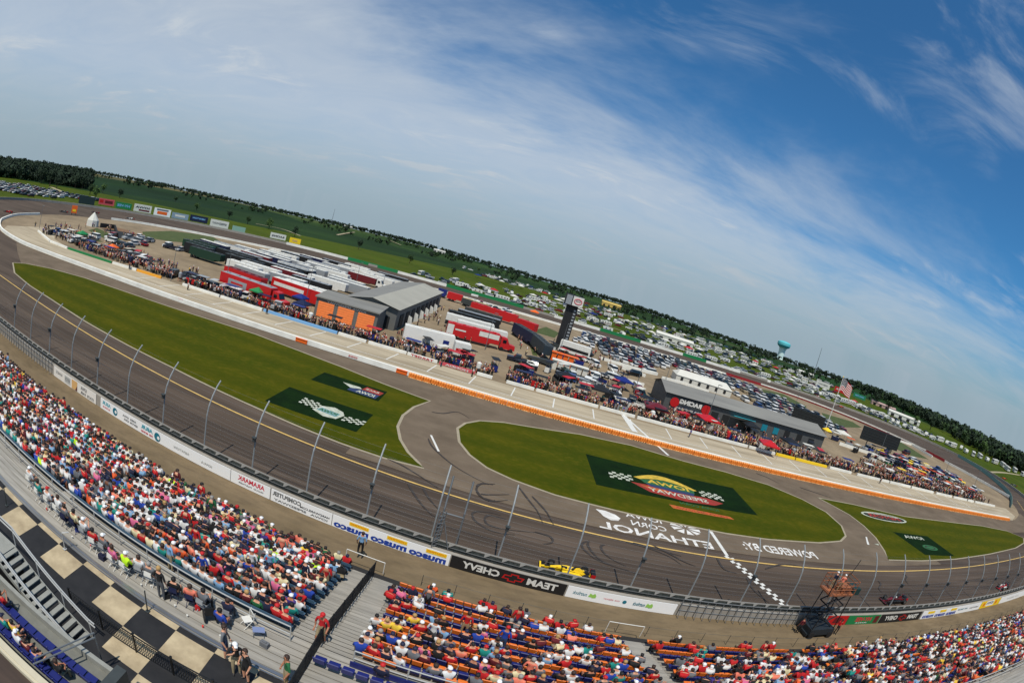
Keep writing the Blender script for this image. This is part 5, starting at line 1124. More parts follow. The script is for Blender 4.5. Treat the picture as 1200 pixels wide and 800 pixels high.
# ================================================================ haulers
def hauler(label,p0,p1,cside,croof,w=2.5,h=3.7,cab=True,rear=1,decal=None,group='team haulers in the paddock'):
    a=Vector(p0[:2]);b=Vector(p1[:2]);d=b-a;L=d.length;rz=math.atan2(d.y,d.x);t=thing('team_hauler',label,'lorry',((a.x+b.x)/2,(a.y+b.y)/2,.03),rz,group)
    q=MB();q.side([(-L/2,.9),(-L/2,h),(L/2-.1,h),(L/2,h-.25),(L/2,1.2),(L/2-2,1.2),(L/2-2.4,.7),(-L/2+3.4,.7),(-L/2+3,.9)],w,0,ins=[0,.02,.02,.02,0,0,0,0,0]);q.build('trailer',[cside],t)
    q=MB();q.box((0,0,h+.02),(L-.25,w-.15,.06));[q.box((-L/2+1.5+k*(L-3)/4,0,h+.12),(.8,.8,.16)) for k in range(5)] if L>10 else 0;q.build('roof',[croof],t)
    for x in(-L/2+1.2,-L/2+2.5):
        for s in(-1,1):
            q=MB();q.lathe([(.3,-.25),(.5,-.22),(.5,.22),(.3,.25)],10,0,(x,s*(w/2-.3),.5),'Y');q.build('wheel',[m_tyre],t)
    if decal:
        for k,(u0,u1,v0,v1,mi) in enumerate(decal):
            q=MB();q.box((-L/2+L*(u0+u1)/2,-w/2-.012-.004*k,.9+(h-.9)*(v0+v1)/2),(L*(u1-u0),.02,(h-.9)*(v1-v0)));q.build('livery',[[m_white,m_red,m_silver,m_blue,m_black][mi]],t)
    if cab:
        c=MB();c.side([(L/2+.4,.6),(L/2+.4,3.3),(L/2+1.9,3.2),(L/2+2.5,1.9),(L/2+4.1,1.7),(L/2+4.2,.6)],2.3,0,ins=[.05,.12,.15,.06,.12,.1]);cb=c.build('cab',[croof if croof is m_white else cside],t)
        c=MB();c.side([(L/2+1.94,3.0),(L/2+2.5,2.0),(L/2+2.54,2.02),(L/2+2.0,3.02)],1.9,0);c.box((L/2+1.3,-1.12,2.4),(.9,.05,.7));c.box((L/2+1.3,1.12,2.4),(.9,.05,.7));c.build('window',[m_glass],cb)
        for x in(L/2+.9,L/2+3.3):
            for s in(-1,1):
                q=MB();q.lathe([(.3,-.18),(.5,-.15),(.5,.15),(.3,.18)],10,0,(x,s*.95,.5),'Y');q.build('wheel',[m_tyre],t)
    return t
hauler('red hauler with a pale oval on its side, nearest in the left paddock',(-65.5,104.2),(-49.8,101.4),m_red,m_silver,decal=[(.18,.55,.15,.7,2),(.24,.48,.35,.5,1)])
hauler('red hauler parked just behind the oval marked one, left paddock',(-70,112.5),(-57,109.5),m_red,m_maroon,cab=False)
hauler('red and white hauler with a white roof, third red one in the left paddock',(-58,117),(-41,113.5),m_red,m_white,decal=[(.05,.6,.4,.7,0)])
hauler('big red and white hauler with its white cab to the right, centre paddock',(-14.4,124.6),(-1.6,127.2),m_red,m_red,decal=[(.0,.12,.1,.9,0),(.6,.98,.5,.92,0),(.15,.35,.5,.62,0)])
hauler('long white trailer with green marks behind the pit crews',(-20.4,104.2),(-10.2,106.8),m_ban,m_white,cab=False,decal=[(.78,.9,.3,.6,3)])
hauler('short white trailer end on with red lettering beside the long white trailer',(-9.6,103.4),(-6.4,104.2),m_white,m_white,cab=False,decal=[(.1,.9,.3,.55,1)],h=3.4)
hauler('white hauler with pink stripes just behind the big red and white one',(-13,132),(0,134),m_white,m_white,decal=[(.1,.8,.3,.45,1)],cab=False)
hauler('white and black hauler behind the pink striped one',(-17,139),(-4,141),m_white,m_white,cab=False,decal=[(.0,1,.0,.4,4)])
hauler('dark hauler with a grey roof stripe in the centre paddock',(-17.5,147),(-4,148),m_black,m_dgrey,cab=False)
hauler('black hauler behind the grey striped one, centre paddock',(-16,155),(-3,155.5),m_black,m_silver,cab=False)
hauler('brown roofed hauler with a grey stripe, centre paddock',(-15,166),(-3,165),m_dgrey,mat('brown_roof',(120,96,80),.6),cab=False)
hauler('long red hauler furthest back in the centre paddock',(-15,186),(2,183),m_red,m_red,cab=False)
hauler('red hauler with white mark at the right of the furthest row',(2.5,176),(8.5,172),m_red,m_red,cab=False)
hauler('black hauler angled at the right edge of the centre paddock',(2,160),(8,146),m_navy,m_dgrey,cab=False)
hauler('dark blue hauler end parked along the fence right of the centre paddock',(8,146),(11,132),mat('dark_slate',(40,56,66),.6),m_dgrey,cab=False)
hauler('white race transporter bus beside the scoring tower foot',(15.6,152),(24.6,150.4),m_white,m_white,cab=False,decal=[(.1,.95,.2,.5,4)])
hauler('small red truck box by the back of the large grey garage',(-26.5,203),(-20.5,203),m_red,m_red,cab=False,h=3.4)
hauler('small blue truck box by the back of the large grey garage',(-31,207),(-27.5,207),m_blue,m_navy,cab=False,h=3.4)
hauler('long tan roofed trailer behind the small red box',(-20,200),(-9,197),m_dgrey,mat('tan_roof',(190,170,130),.7),cab=False,h=3)
hc=[('white',m_white,m_white),('black',m_black,m_silver),('black',m_black,m_dgrey),('silver',m_silver,m_white),('navy',m_navy,m_white),('red',m_maroon,m_white),('dark green',mat('dark_green',(20,60,40),.5),m_dgrey),('grey',m_dgrey,m_silver),('white',m_white,m_silver)]
k=0
for ri,(y,x0,x1) in enumerate(((122,-74,-50),(127.5,-80,-50),(133,-96,-50),(138.5,-104,-50),(144,-108,-52),(149.5,-110,-52),(155,-110,-54),(161,-108,-54),(167,-100,-56),(173,-96,-54),(180,-94,-54),(187,-92,-52),(194,-86,-50),(201,-80,-48),(208,-74,-46))):
    x=x0+random.uniform(-2,2);j=0
    while x+11<x1+8:
        dark=x<-84 and y<152
        nme,cs,cr=random.choice([hc[1],hc[2],hc[2],hc[6]] if dark else [hc[0],hc[0],hc[8],hc[3],hc[3],hc[0],hc[1],hc[4],hc[5]]);L=random.uniform(11,14.5);j+=1
        hauler('%s hauler, %s along in the %s hauler row behind the red haulers'%(nme,ordw(j),ordw(ri+1)),(x,y+random.uniform(-.8,.8)),(x+L,y-1.2),cs,cr,cab=random.random()<.35,w=2.4,h=3.2);x+=L+random.uniform(2,7)
# ================================================================ buildings
m_gw=mat('grey_cladding',(112,112,108),.7,var=.08,scale=1.5);m_groof=mat('grey_roof',(142,140,132),.7,rgb2=(124,122,116),scale=.2,stretch=(.3,2,1));m_groof2=mat('pale_roof',(166,162,148),.7,var=.07,scale=.15);m_odoor=mat('orange_door',(244,136,70),.6,var=.06,scale=2);m_dk=mat('dark_opening',(26,28,30),.8)
t=thing('garage_building','low grey garage with three orange roller doors facing the pits','building',(-40.6,103.9,0),R_(1.5))
q=MB();q.prism([(0,0),(14.2,0),(14.2,6.6),(0,6.6)],0,4.2);q.build('walls',[m_gw],t);q=MB();q.add([(-.3,-.4,4.15),(14.5,-.4,4.15),(14.5,6.9,4.9),(-.3,6.9,4.9),(-.3,-.4,4.4),(14.5,-.4,4.4),(14.5,6.9,5.15),(-.3,6.9,5.15)],[(0,1,2,3),(7,6,5,4),(0,4,5,1),(1,5,6,2),(2,6,7,3),(3,7,4,0)]);q.build('roof',[m_groof],t)
for k in range(3):
    q=MB();q.box((2.5+k*4.6,-.06,1.85),(3.7,.1,3.2));[q.box((2.5+k*4.6,-.13,.6+j*.5),(3.7,.04,.04)) for j in range(6)];q.build('roller_door',[m_odoor],t)
q=MB();vs,fs,tw,th=text_mesh('IOWA SPEEDWAY',1,.02,True);q.add([(7+v.x*9/tw,-.05,3.7+v.y*.45/th) for v in vs],fs,0);q.build('lettering',[m_white],t)
t=thing('garage_building','large grey garage hall with a wide pale pitched roof behind the orange doors','building',(0,0,0))
q=MB();B=[(-36.2,110.5),(-24.4,112.5),(-25.2,178),(-39.0,176)];q.prism(B,0,4.9);q.build('walls',[m_gw],t)
q=MB();mx0,mx1=((B[0][0]+B[1][0])/2,111.3),((B[2][0]+B[3][0])/2,177.2);q.add([(B[0][0]-.5,B[0][1]-.6,4.9),(mx0[0],mx0[1]-.6,6.2),(mx1[0],mx1[1]+.6,6.2),(B[3][0]-.5,B[3][1]+.6,4.9)],[(0,1,2,3)]);q.build('roof_slope',[m_groof],t,fix=False)
q=MB();q.add([(mx0[0],mx0[1]-.6,6.2),(B[1][0]+.5,B[1][1]-.6,4.9),(B[2][0]+.5,B[2][1]+.6,4.9),(mx1[0],mx1[1]+.6,6.2)],[(0,1,2,3)]);q.build('roof_slope',[m_groof2],t,fix=False)
q=MB();q.add([(B[0][0],B[0][1],4.9),(B[1][0],B[1][1],4.9),(mx0[0],mx0[1],6.2)],[(0,1,2)]);q.build('gable',[m_gw],t)
q=MB();q.add([(-33.5,110.6,4.4),(-29.5,111.3,4.4),(-29.5,110.2,3.9),(-33.5,109.4,3.9)],[(0,1,2,3)]);q.build('awning',[m_cyan],t)
for k in range(3):
    q=MB();q.box((-26.6-k*2.4,112.05-k*.4,1.6),(1.7,.12,2.6),0,rz=.17);q.build('door',[m_dk],t)
for k in range(9):
    q=MB();q.box((-24.36-k*.085,118+k*6.6,1.8),(.14,3.6,2.9),0);q.build('door',[m_dk],t)
for k in range(6):
    q=MB();x,y=-23.2,120+k*7;q.tube([(x,y,0),(x,y,3.2)],.03,4);q.add([(x,y,3.2),(x+.1,y+.1,.8),(x+1.1,y-.3,1.2),(x+.9,y-.2,2.9)],[(0,1,2,3)]);o=q.build('feather_flag',[m_white]);tag(o,'white feather flag beside the large grey garage hall, %s from the pits'%ordw(k+1),'flag','white feather flags')
# long grey building with the logo board
t=thing('media_building','long dark grey building with a shallow roof and a big red and white logo board','building',(37.6,111.4,0),R_(-1))
L=46
q=MB();q.prism([(0,0),(L,0),(L,12.5),(0,12.5)],0,4.0);q.build('walls',[mat('dark_cladding',(86,88,88),.7,var=.1,scale=1.5)],t)
q=MB();q.add([(-.5,-.6,4.0),(L+.5,-.6,4.0),(L+.5,6.3,5.6),(-.5,6.3,5.6)],[(0,1,2,3)]);q.build('roof_slope',[m_groof],t,fix=False);q=MB();q.add([(-.5,6.3,5.6),(L+.5,6.3,5.6),(L+.5,13.1,4.0),(-.5,13.1,4.0)],[(0,1,2,3)]);q.build('roof_slope',[m_groof],t,fix=False)
for x in(0,L):
    q=MB();q.add([(x,0,4),(x,12.5,4),(x,6.3,5.6)],[(0,1,2)]);q.build('gable',[m_dgrey],t)
q=MB();q.box((20,-1.2,3.0),(6,2.0,.1),rx=-.25);q.build('awning',[m_cyan],t)
for x in(27,30.5,34,38):
    q=MB();q.box((x,-.06,2.0),(1.6,.1,1.6));q.build('window',[m_teal if x<34 else m_dk],t)
for x in(13,16,23,42):
    q=MB();q.box((x,-.06,1.3),(1.8,.1,2.4));q.build('door',[m_dk],t)
q=MB();q.box((6.6,-.14,2.15),(10.2,.16,2.9),0);bd=q.build('logo_board',[m_dgrey],t)
q=MB();q.lathe([(.1,-.05),(1.1,-.05),(1.1,0),(.1,0)],16,0,(2.4,-.28,2.2),'Y');q.build('red_disc',[m_red],bd);q=MB();q.lathe([(.1,-.05),(1.15,-.05),(1.15,0),(.1,0)],16,0,(10.4,-.28,2.4),'Y');q.build('red_disc',[m_red],bd)
q=MB()
vs,fs,tw,th=text_mesh('RACING',1,.06,True);q.add([(6.3+v.x*5.6/tw,-.3,2.7+v.y*1.1/th) for v in vs],fs,0);q.build('lettering',[m_white],bd)
q=MB();q.box((6.6,-.27,1.15),(8.6,.06,.8));q.build('blue_band',[m_navy],bd);q=MB();vs,fs,tw,th=text_mesh('IOWA SPEEDWAY',1,.02,True);q.add([(6.6+v.x*7/tw,-.32,1.15+v.y*.5/th) for v in vs],fs,0);q.build('lettering',[m_white],bd)
# marquee
t=thing('marquee_tent','long white marquee tent standing between the parked cars and the long grey building','tent',(55.5,160.5,0),R_(-6));Lm=20
q=MB();q.prism([(0,0),(Lm,0),(Lm,8),(0,8)],0,2.2);q.build('walls',[m_tent],t);q=MB();q.add([(-.2,-.2,2.2),(Lm+.2,-.2,2.2),(Lm-1.5,4,3.8),(1.5,4,3.8),(-.2,8.2,2.2),(Lm+.2,8.2,2.2)],[(0,1,2,3),(5,4,3,2),(4,0,3),(1,5,2)]);q.build('roof',[m_tent],t)
for k in range(6):
    q=MB();q.box((2+k*3.1,-.05,1.3),(.9,.1,1.1));q.build('window',[m_dk],t)
# scoring pylon
pp=at(655.5,410);t=thing('scoring_pylon','tall black scoring tower with a white and red sign box on top','tower',(pp.x,pp.y,0),R_(3))
q=MB();q.box((0,0,7.6),(3.4,1.6,12.4));q.build('column',[m_banb],t);q=MB();q.box((0,0,.8),(4.6,2.6,1.6));q.build('base',[m_dgrey],t)
for k in range(11):
    q=MB();q.box((1.0,-.84,3.0+k*.95),(.7,.06,.5));q.build('number_panel',[m_silver],t)
q=MB();q.box((0,0,15.4),(5.2,3.6,3.1));q.build('sign_box',[m_banb],t);q=MB();q.box((1.0,-1.84,15.4),(3.2,.06,2.8));sp=q.build('sign_face',[m_white],t);q=MB();q.box((-1.75,-1.84,15.4),(1.7,.06,2.8));q.build('side_face',[m_silver],t)
q=MB();q.tube([(1.0+1.15*math.cos(k*.3142),-1.9,15.4+.75*math.sin(k*.3142)) for k in range(21)],.13,5);q.build('red_ring',[m_pink],sp)
q=MB();vs,fs,tw,th=text_mesh('IOWA',1,.02,True);q.add([(1.0+v.x*1.5/tw,-1.9,15.4+v.y*.5/th) for v in vs],fs,0);q.build('lettering',[m_maroon],sp)
# stage, racks, gate by the tower
for i,(px,w,d,h,c,lab) in enumerate((((649,432),9,3,2.2,m_tent,'row of white pit racks in front of the scoring tower'),((655,443),9,2,1.3,m_silver,'row of low silver racks behind the pit crews by the tower'),((648,424),7,2.4,2.6,m_orange,'long orange topped stand in front of the scoring tower'))):
    p=at(*px);t=thing('equipment_rack',lab,'rack',(p.x+w/2-1,p.y,.03),R_(-4));q=MB()
    for k in range(int(w/1.5)):q.box((-w/2+.8+k*1.5,0,h*.5),(1.2,d*.8,h))
    q.build('cabinet',[c],t);q=MB();q.box((0,0,h+.06),(w,d,.08));q.build('top',[c],t)
p=at(632,425);t=thing('ramp_trailer','dark grey ramp trailer lying behind the pit box wall near the gap','trailer',(p.x,p.y,.03),R_(-30));q=MB();q.side([(-3.5,.4),(-3.5,.7),(2.5,1.5),(3.5,1.5),(3.5,.4)],2.2);q.build('bed',[m_dgrey],t);q=MB();q.lathe([(.2,-1.2),(.35,-1.15),(.35,1.15),(.2,1.2)],10,0,(1,0,.35),'Y');q.build('wheel',[m_tyre],t)
# low white walls in the infield
for i,(pts,lab) in enumerate(((((703,421),(757,437),(770,440)),'white wall in the infield left of the long grey building, rear one'),(((728,432),(756,442)),'short white wall in the infield in front of the rear one'),(((712,428),(720,443),(754,453)),'bent white wall beside the blue canopy'),(((775,444),(800,450),(830,461)),'white wall behind the roof of the long grey building'),(((983,521),(1030,536),(1083,558)),'white wall behind the packed right end of the pits'),(((1050,516),(1068,522),(1092,536)),'white kerb wall beside the right hand lawn'),(((560,348),(552,346)),'stub of white wall by the small red box'))):
    P=[at(*p) for p in pts];q=MB();q.wall(P,.4,0,.9,0);tag(q.build('low_wall',[m_whitew]),lab,'wall','low white infield walls')
# video boards
for px,w,h,z,rz,lab in (((942,504),11,4.6,1.2,-.5,'large black video board seen from behind, left of the flag pole'),((1025,532),15,4.2,3.2,-.35,'long black video board on legs, right of the flag pole')):
    p=at(*px);t=thing('video_board',lab,'screen',(p.x,p.y,0),rz);q=MB();q.box((0,0,z+h/2),(w,.8,h));q.build('cabinet',[mat('board_black',(22,26,28),.6,var=.3,scale=1)],t)
    for a in(-w*.3,w*.3):
        q=MB();q.tube([(a,0,0),(a,0,z+.2)],.2,6);q.build('leg',[m_dgrey],t)
    q=MB();[q.box((0,-.42,z+.5+k*h/5),(w-.4,.06,.08)) for k in range(5)];q.build('frame',[m_dgrey],t)
# flag pole and the large flag, mirrored as in the photograph
p=at(964,511);t=thing('flag_pole','tall pale flag pole beside the right hand video board','flag pole',(p.x,p.y,0));q=MB();q.tube([(0,0,0),(0,0,19)],[.16,.09],8);q.build('pole',[m_white],t);q=MB();q.lathe([(.03,18.9),(.22,19.1),(.03,19.35)],8);q.build('finial',[m_yellow],t)
t=thing('flag','large stars and stripes flag flying from the tall pale pole','flag',(p.x+.15,p.y,0))
FW,FH=6.3,3.9;NU=24
def fpt(u,v,side=0): 
    x=u*FW*.86;y=.55*math.sin(u*7+v*1.2)*u+side;z=18.6-(1-v)*FH-u*u*2.2+.25*math.sin(u*9);return (x,y,z)
q=MB();qr=MB();qc=MB();qs=MB()
for s in range(13):
    for k in range(NU):
        u0,u1,v0,v1=k/NU,(k+1)/NU,s/13,(s+1)/13
        if u1<=.4+.001 and s>=6: continue
        (qr if s%2==0 else q).add([fpt(u0,v0,-.02),fpt(u1,v0,-.02),fpt(u1,v1,-.02),fpt(u0,v1,-.02),fpt(u0,v0,.02),fpt(u1,v0,.02),fpt(u1,v1,.02),fpt(u0,v1,.02)],[(0,1,2,3),(7,6,5,4)])
for k in range(10):
    u0,u1=k/NU,(k+1)/NU;u1=min(u1,.4);qc.add([fpt(u0,6/13,-.03),fpt(u1,6/13,-.03),fpt(u1,1,-.03),fpt(u0,1,-.03),fpt(u0,6/13,.03),fpt(u1,6/13,.03),fpt(u1,1,.03),fpt(u0,1,.03)],[(0,1,2,3),(7,6,5,4)])
for r in range(9):
    for c in range(6 if r%2==0 else 5):
        u=.035+c*.065+(.0325 if r%2 else 0);v=.5+r*.056;a=fpt(u,v,-.05);qs.add([(a[0]+(.14 if i%2==0 else .06)*math.cos(i*.628+1.57),a[1],a[2]+(.14 if i%2==0 else .06)*math.sin(i*.628+1.57)) for i in range(10)],[tuple(range(10))])
q.build('white_stripes',[m_white],t,fix=False);qr.build('red_stripes',[m_red],t,fix=False);cn=qc.build('canton',[m_navy],t,fix=False);qs.build('stars',[m_white],cn,fix=False)
# water tower
p=at(913.5,420.5);t=thing('water_tower','turquoise water tower with a pale fluted column on the horizon','water tower',(p.x,p.y,-.4))
q=MB();q.lathe([(6.2,0),(5.4,4),(5.2,12),(5.6,16),(6.8,18.5)],20);q.build('column',[mat('pale_turquoise',(206,230,226),.6)],t);q=MB();q.lathe([(6.8,18.5),(9.8,20.2),(11,22.6),(10.8,26),(8.5,27.6),(3,28.6)],24);q.build('tank',[mat('turquoise',(90,186,194),.6)],t)
# masts and light poles
for px,h,lab in (((953,440),34,'tall thin lattice mast on the horizon right of the water tower'),((388,262),30,'thin mast on the horizon at the left centre')):
    p=at(px[0],px[1]);t=thing('radio_mast',lab,'mast',(p.x,p.y,0));q=MB();q.tube([(0,0,0),(0,0,h)],[.5,.25],4);q.build('mast',[m_grey],t)
lpn=0
for px,h in (((357,358),9),((415,340),9),((444,352),8),((200,330),8),((263,338),8),((568,410),9),((741,466),9),((655,345+70),9),((827,495),9),((46,268),7),((1024,548),10),((1105,560),7),((1140,573),7),((780,446),8),((700,395),9),((930,480),9)):
    lpn+=1;p=at(*px);t=thing('light_pole','thin grey lamp pole in the paddock, %s metres %s of the scoring tower'%(int(abs(p.x-16)),'right' if p.x>16 else 'left'),'lamp pole',(p.x,p.y,0),0,'lamp poles in the paddock');q=MB();q.tube([(0,0,0),(0,0,h)],[.09,.05],5);q.build('pole',[m_grey],t);q=MB();q.box((.4,0,h),(.9,.3,.12));q.build('lamp_head',[m_grey],t)
# billboards beyond the turn
def billboard(label,px,w,h,z,col,rz,marks=(),px_z=0):
    w*=.78;h*=.62
    p=at(*px);t=thing('billboard',label,'billboard',(p.x,p.y,-.2),rz,'advertising boards round the track');q=MB();q.box((0,0,z+h/2),(w,.3,h));q.build('panel',[col],t)
    for a in(-w*.35,w*.35):
        q=MB();q.tube([(a,.2,0),(a,.2,z+.3)],.15,5);q.build('leg',[m_dgrey],t)
    for k,(u0,u1,v0,v1,m) in enumerate(marks):
        if isinstance(m,tuple):
            vs,fs,tw,th=text_mesh(m[0],1,.04,True);q=MB();q.add([(-w/2+w*(u0+u1)/2+v.x*w*(u1-u0)/tw,-.19-.01*k,z+h*(v0+v1)/2+v.y*h*(v1-v0)/th) for v in vs],fs,0);q.build('lettering',[m[1]],t)
        else:
            q=MB();q.box((-w/2+w*(u0+u1)/2,-.17-.01*k,z+h*(v0+v1)/2),(w*(u1-u0),.04,h*(v1-v0)));q.build('panel_mark',[m],t)
bb=[('dark green shed like board left of the red one',(101,239),13,7,0,mat('deep_teal',(22,50,52),.7),()),('red and rose board with pale blocks beyond the far turn',(124,241),13,5.5,.5,m_pink,((.05,.3,.3,.8,m_red),(.4,.9,.3,.75,m_maroon))),('green board beyond the far turn with white lettering',(144,245.5),13,5.5,.5,m_green,((.1,.9,.3,.7,('HY-VEE',m_lblue)),)),
 ('white board with grey and red marks, left of the orange marked one',(166,250),14,6.5,.8,m_white,((.1,.9,.45,.75,('IOWA',m_dgrey)),(.3,.9,.15,.35,m_maroon))),('white board with a large orange mark beyond the far turn',(189,254.5),13,6.5,.8,m_banw,((.2,.8,.2,.6,m_orange),(.15,.85,.7,.9,m_grey))),('pale blue grey board right of the orange marked one',(210,258),13,5,.8,mat('pale_slate',(140,160,176),.6),((.2,.8,.35,.7,m_white),)),
 ('navy board with pale lettering beyond the far turn',(232,261.5),14,5.5,.8,m_navy,((.15,.85,.4,.7,('NEWTON',m_lblue)),)),('white board with grey lettering, right of the navy one',(256,267.5),14,6,.8,m_white,((.1,.9,.35,.65,('SPEEDWAY',m_lgrey)),)),('small pale board with green sides near the back straight start',(279,272),10,4.5,.5,mat('pale_green',(140,176,160),.6),()),
 ('white board with dark lettering left of the yellow board',(325,281),12,5,.6,m_white,((.1,.9,.3,.65,('RACING',m_dkg)),)),('bright yellow board at the start of the back straight',(345,285.5),8.5,4.8,.3,m_yellow,((.25,.7,.3,.7,m_yel),)),
 ('large white board beyond the back straight, left of the flag',(963,455),16,7,1,m_white,((.15,.85,.4,.65,('SPEEDWAY',m_lgrey)),)),('red board with pale lettering just behind the flag',(984,461),15,6.5,1,m_red,((.1,.9,.35,.7,('IOWA',m_white)),)),('green board with pale lettering right of the flag',(1006,468),16,6.5,1,mat('board_green',(24,130,90),.6),((.15,.85,.35,.7,('IOWA CORN',m_lblue)),)),
 ('pale orange patch like small board by the far turn',(86,252),3.5,5,1,m_orange,((.2,.8,.2,.5,m_yellow),))]
for k,(lab,px,w,h,z,c,mk) in enumerate(bb):
    p=at(*px);billboard(lab,px,w,h,z,c,math.atan2(p.y,p.x)-R_(90) if abs(p.x)>60 else 0,mk)
# far white sheds
for px,w,h,c,lab in (((1059,492),30,4.5,m_white,'long white shed in front of the wood at the right'),((790,390+12),26,5,m_tent,'white shed below the horizon left of the water tower'),((716,360),24,6,mat('yellow_cladding',(200,170,90),.7),'long shed with a yellow roof on the horizon behind the tower'),((408,267),16,4,m_white,'white farm building far off at the left centre'),((942,439),22,4,m_white,'small white shed near the thin mast on the horizon'),((1035,478),26,4,mat('rose_cladding',(180,150,140),.7),'low rose grey shed by the wood right of the green board'),((515,290+6),20,5,m_tent,'pale far farm shed on the horizon at the centre')):
    p=at(*px);rz=math.atan2(p.y,p.x)-R_(90)+.15;t=thing('shed',lab,'building',(p.x,p.y,-.3),rz);q=MB();q.prism([(-w/2,0),(w/2,0),(w/2,10),(-w/2,10)],0,h*.7);q.build('walls',[c],t);q=MB();q.add([(-w/2-.3,-.3,h*.7),(w/2+.3,-.3,h*.7),(w/2+.3,5,h),(-w/2-.3,5,h),(-w/2-.3,10.3,h*.7),(w/2+.3,10.3,h*.7)],[(0,1,2,3),(3,2,5,4),(0,3,4),(1,5,2)]);q.build('roof',[c if c is not m_white else m_tent],t)
    for k in range(4):
        q=MB();q.box((-w/2+w*(k+.5)/4,-.06,1.2),(w*.1,.1,2.2));q.build('door',[m_dk],t)
# tunnel mouth
tp=[at(*p) for p in((118,265),(134,266),(150,270),(163,275.5),(148,281),(137,279))];q=MB();q.poly(tp,.07);struct(q,'embankment',[mat('bare_earth',(128,96,66),.95,var=.15,scale=.2)])
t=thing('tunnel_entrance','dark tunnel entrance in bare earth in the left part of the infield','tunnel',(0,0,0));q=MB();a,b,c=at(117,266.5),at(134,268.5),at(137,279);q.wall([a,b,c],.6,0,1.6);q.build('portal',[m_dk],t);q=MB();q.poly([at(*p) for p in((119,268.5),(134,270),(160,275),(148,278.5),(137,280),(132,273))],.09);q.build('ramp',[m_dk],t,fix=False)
t=thing('safety_marquee','small white tent beside the tunnel mouth','tent',(at(108,265).x,at(108,265).y,.03));q=MB();q.lathe([(2.6,0),(2.4,2.2),(.1,5)],8);q.build('canvas',[m_tent],t)
# green debris fence round the right corner of the infield
q=MB();q.wall(catmull([at(1122,535),at(1150,552),at(1180,578),at(1184,595)],5),.08,0,1.6);tag(q.build('corner_fence',[mat('pale_green_fence',(120,160,150),.7)]),'pale green fence at the right corner of the infield','fence')
# ================================================================ trees
m_leaf=[mat('foliage_dark',(18,40,20),.9,rgb2=(36,60,28),scale=.1),mat('foliage_mid',(38,64,24),.9,rgb2=(58,84,34),scale=.25),mat('foliage_light',(62,92,34),.9,rgb2=(80,106,44),scale=.25)];m_bark=mat('bark',(70,56,44),.9)
def crown(mb,c,rx,rz_,n,s,lobes=5):
    L=[(Vector((random.uniform(-.5,.5)*rx,random.uniform(-.5,.5)*rx,random.uniform(-.45,.5)*rz_)),random.uniform(.45,.75)) for _ in range(lobes)]
    for _ in range(n):
        o,k=random.choice(L);d=Vector((random.gauss(0,1),random.gauss(0,1),random.gauss(0,1))).normalized()*random.uniform(.6,1)
        p=Vector(c)+o+Vector((d.x*rx*k,d.y*rx*k,d.z*rz_*k));u=Vector((random.gauss(0,1),random.gauss(0,1),random.gauss(0,1))).normalized();w=u.cross(d).normalized() if u.cross(d).length>.1 else Vector((1,0,0));u=w.cross(d).normalized()*.6+d*.4;ss=s*random.uniform(.6,1.4)
        mb.add([p-w*ss,p+u*ss*.8,p+w*ss,p-u*ss*.8],[(0,1,2,3)],0)
TREES=[]
for k in range(5):
    h=random.uniform(8,12);q=MB();crown(q,(0,0,h*.62),h*.38,h*.4,340,h*.055,6);o=q.build('crown',[m_leaf[0]],fix=False);cm=o.data;bpy.data.objects.remove(o)
    q=MB();q.tube([(0,0,-1),(0.1,0,h*.3),(0,.1,h*.6)],[.35,.25,.1],6);[q.tube([(0,0,h*.3),(math.cos(a)*h*.2,math.sin(a)*h*.2,h*.6)],[.14,.04],4) for a in(0,2.1,4.2)];o=q.build('trunk',[m_bark]);tm=o.data;bpy.data.objects.remove(o);TREES.append((cm,tm))
def tree(label,x,y,z,s,li,group):
    cm,tm=random.choice(TREES);t=thing('tree',label,'tree',(x,y,z),random.uniform(0,6),group);t.scale=(s*random.uniform(.9,1.15),s,s*random.uniform(.85,1.15));c=obj(cm,'crown',t);setm(c,0,m_leaf[li]);obj(tm,'trunk',t)
tn=0
for px,s in [((352+i*11+random.uniform(-3,3),258+i*3.0),.9) for i in range(6)]+[((205,236),.9),((230,246),.8),((268,256),.7),((290,262),.9),((315,268),.8),((345,277),.6),((66,221),1.1),((58,218),1.3),((48,215),1.3),((105,228),1.1),((112,232),.8),((75,213),1.2),((88,220),1.2),((35,210),1.4),((530,322),.6),((480,308),.7),((775,378),.9),((735,368),.8),((840,398),.8),((870,408),.8),((1025,474),1.1),((1040,481),1.2),((1072,497),1.1),((1090,503),1.2),((1130,522),1.1),((1150,532),1.1),((680,352),.8),((600,330),.8),((560,318),.7),((420,292),.7),((96,221),1.1),((120,226),.9),((140,232),.8)]:
    p=at(*px);r=math.hypot(p.x,p.y)
    if r>1500: continue
    tn+=1;tree('%s green tree standing alone beyond the track, %s from the left'%(('dark','mid','light')[tn%3],ordw(tn)),p.x,p.y,hill(p.x,p.y),s,tn%3 if px[0]>100 else 0,'single trees beyond the track')
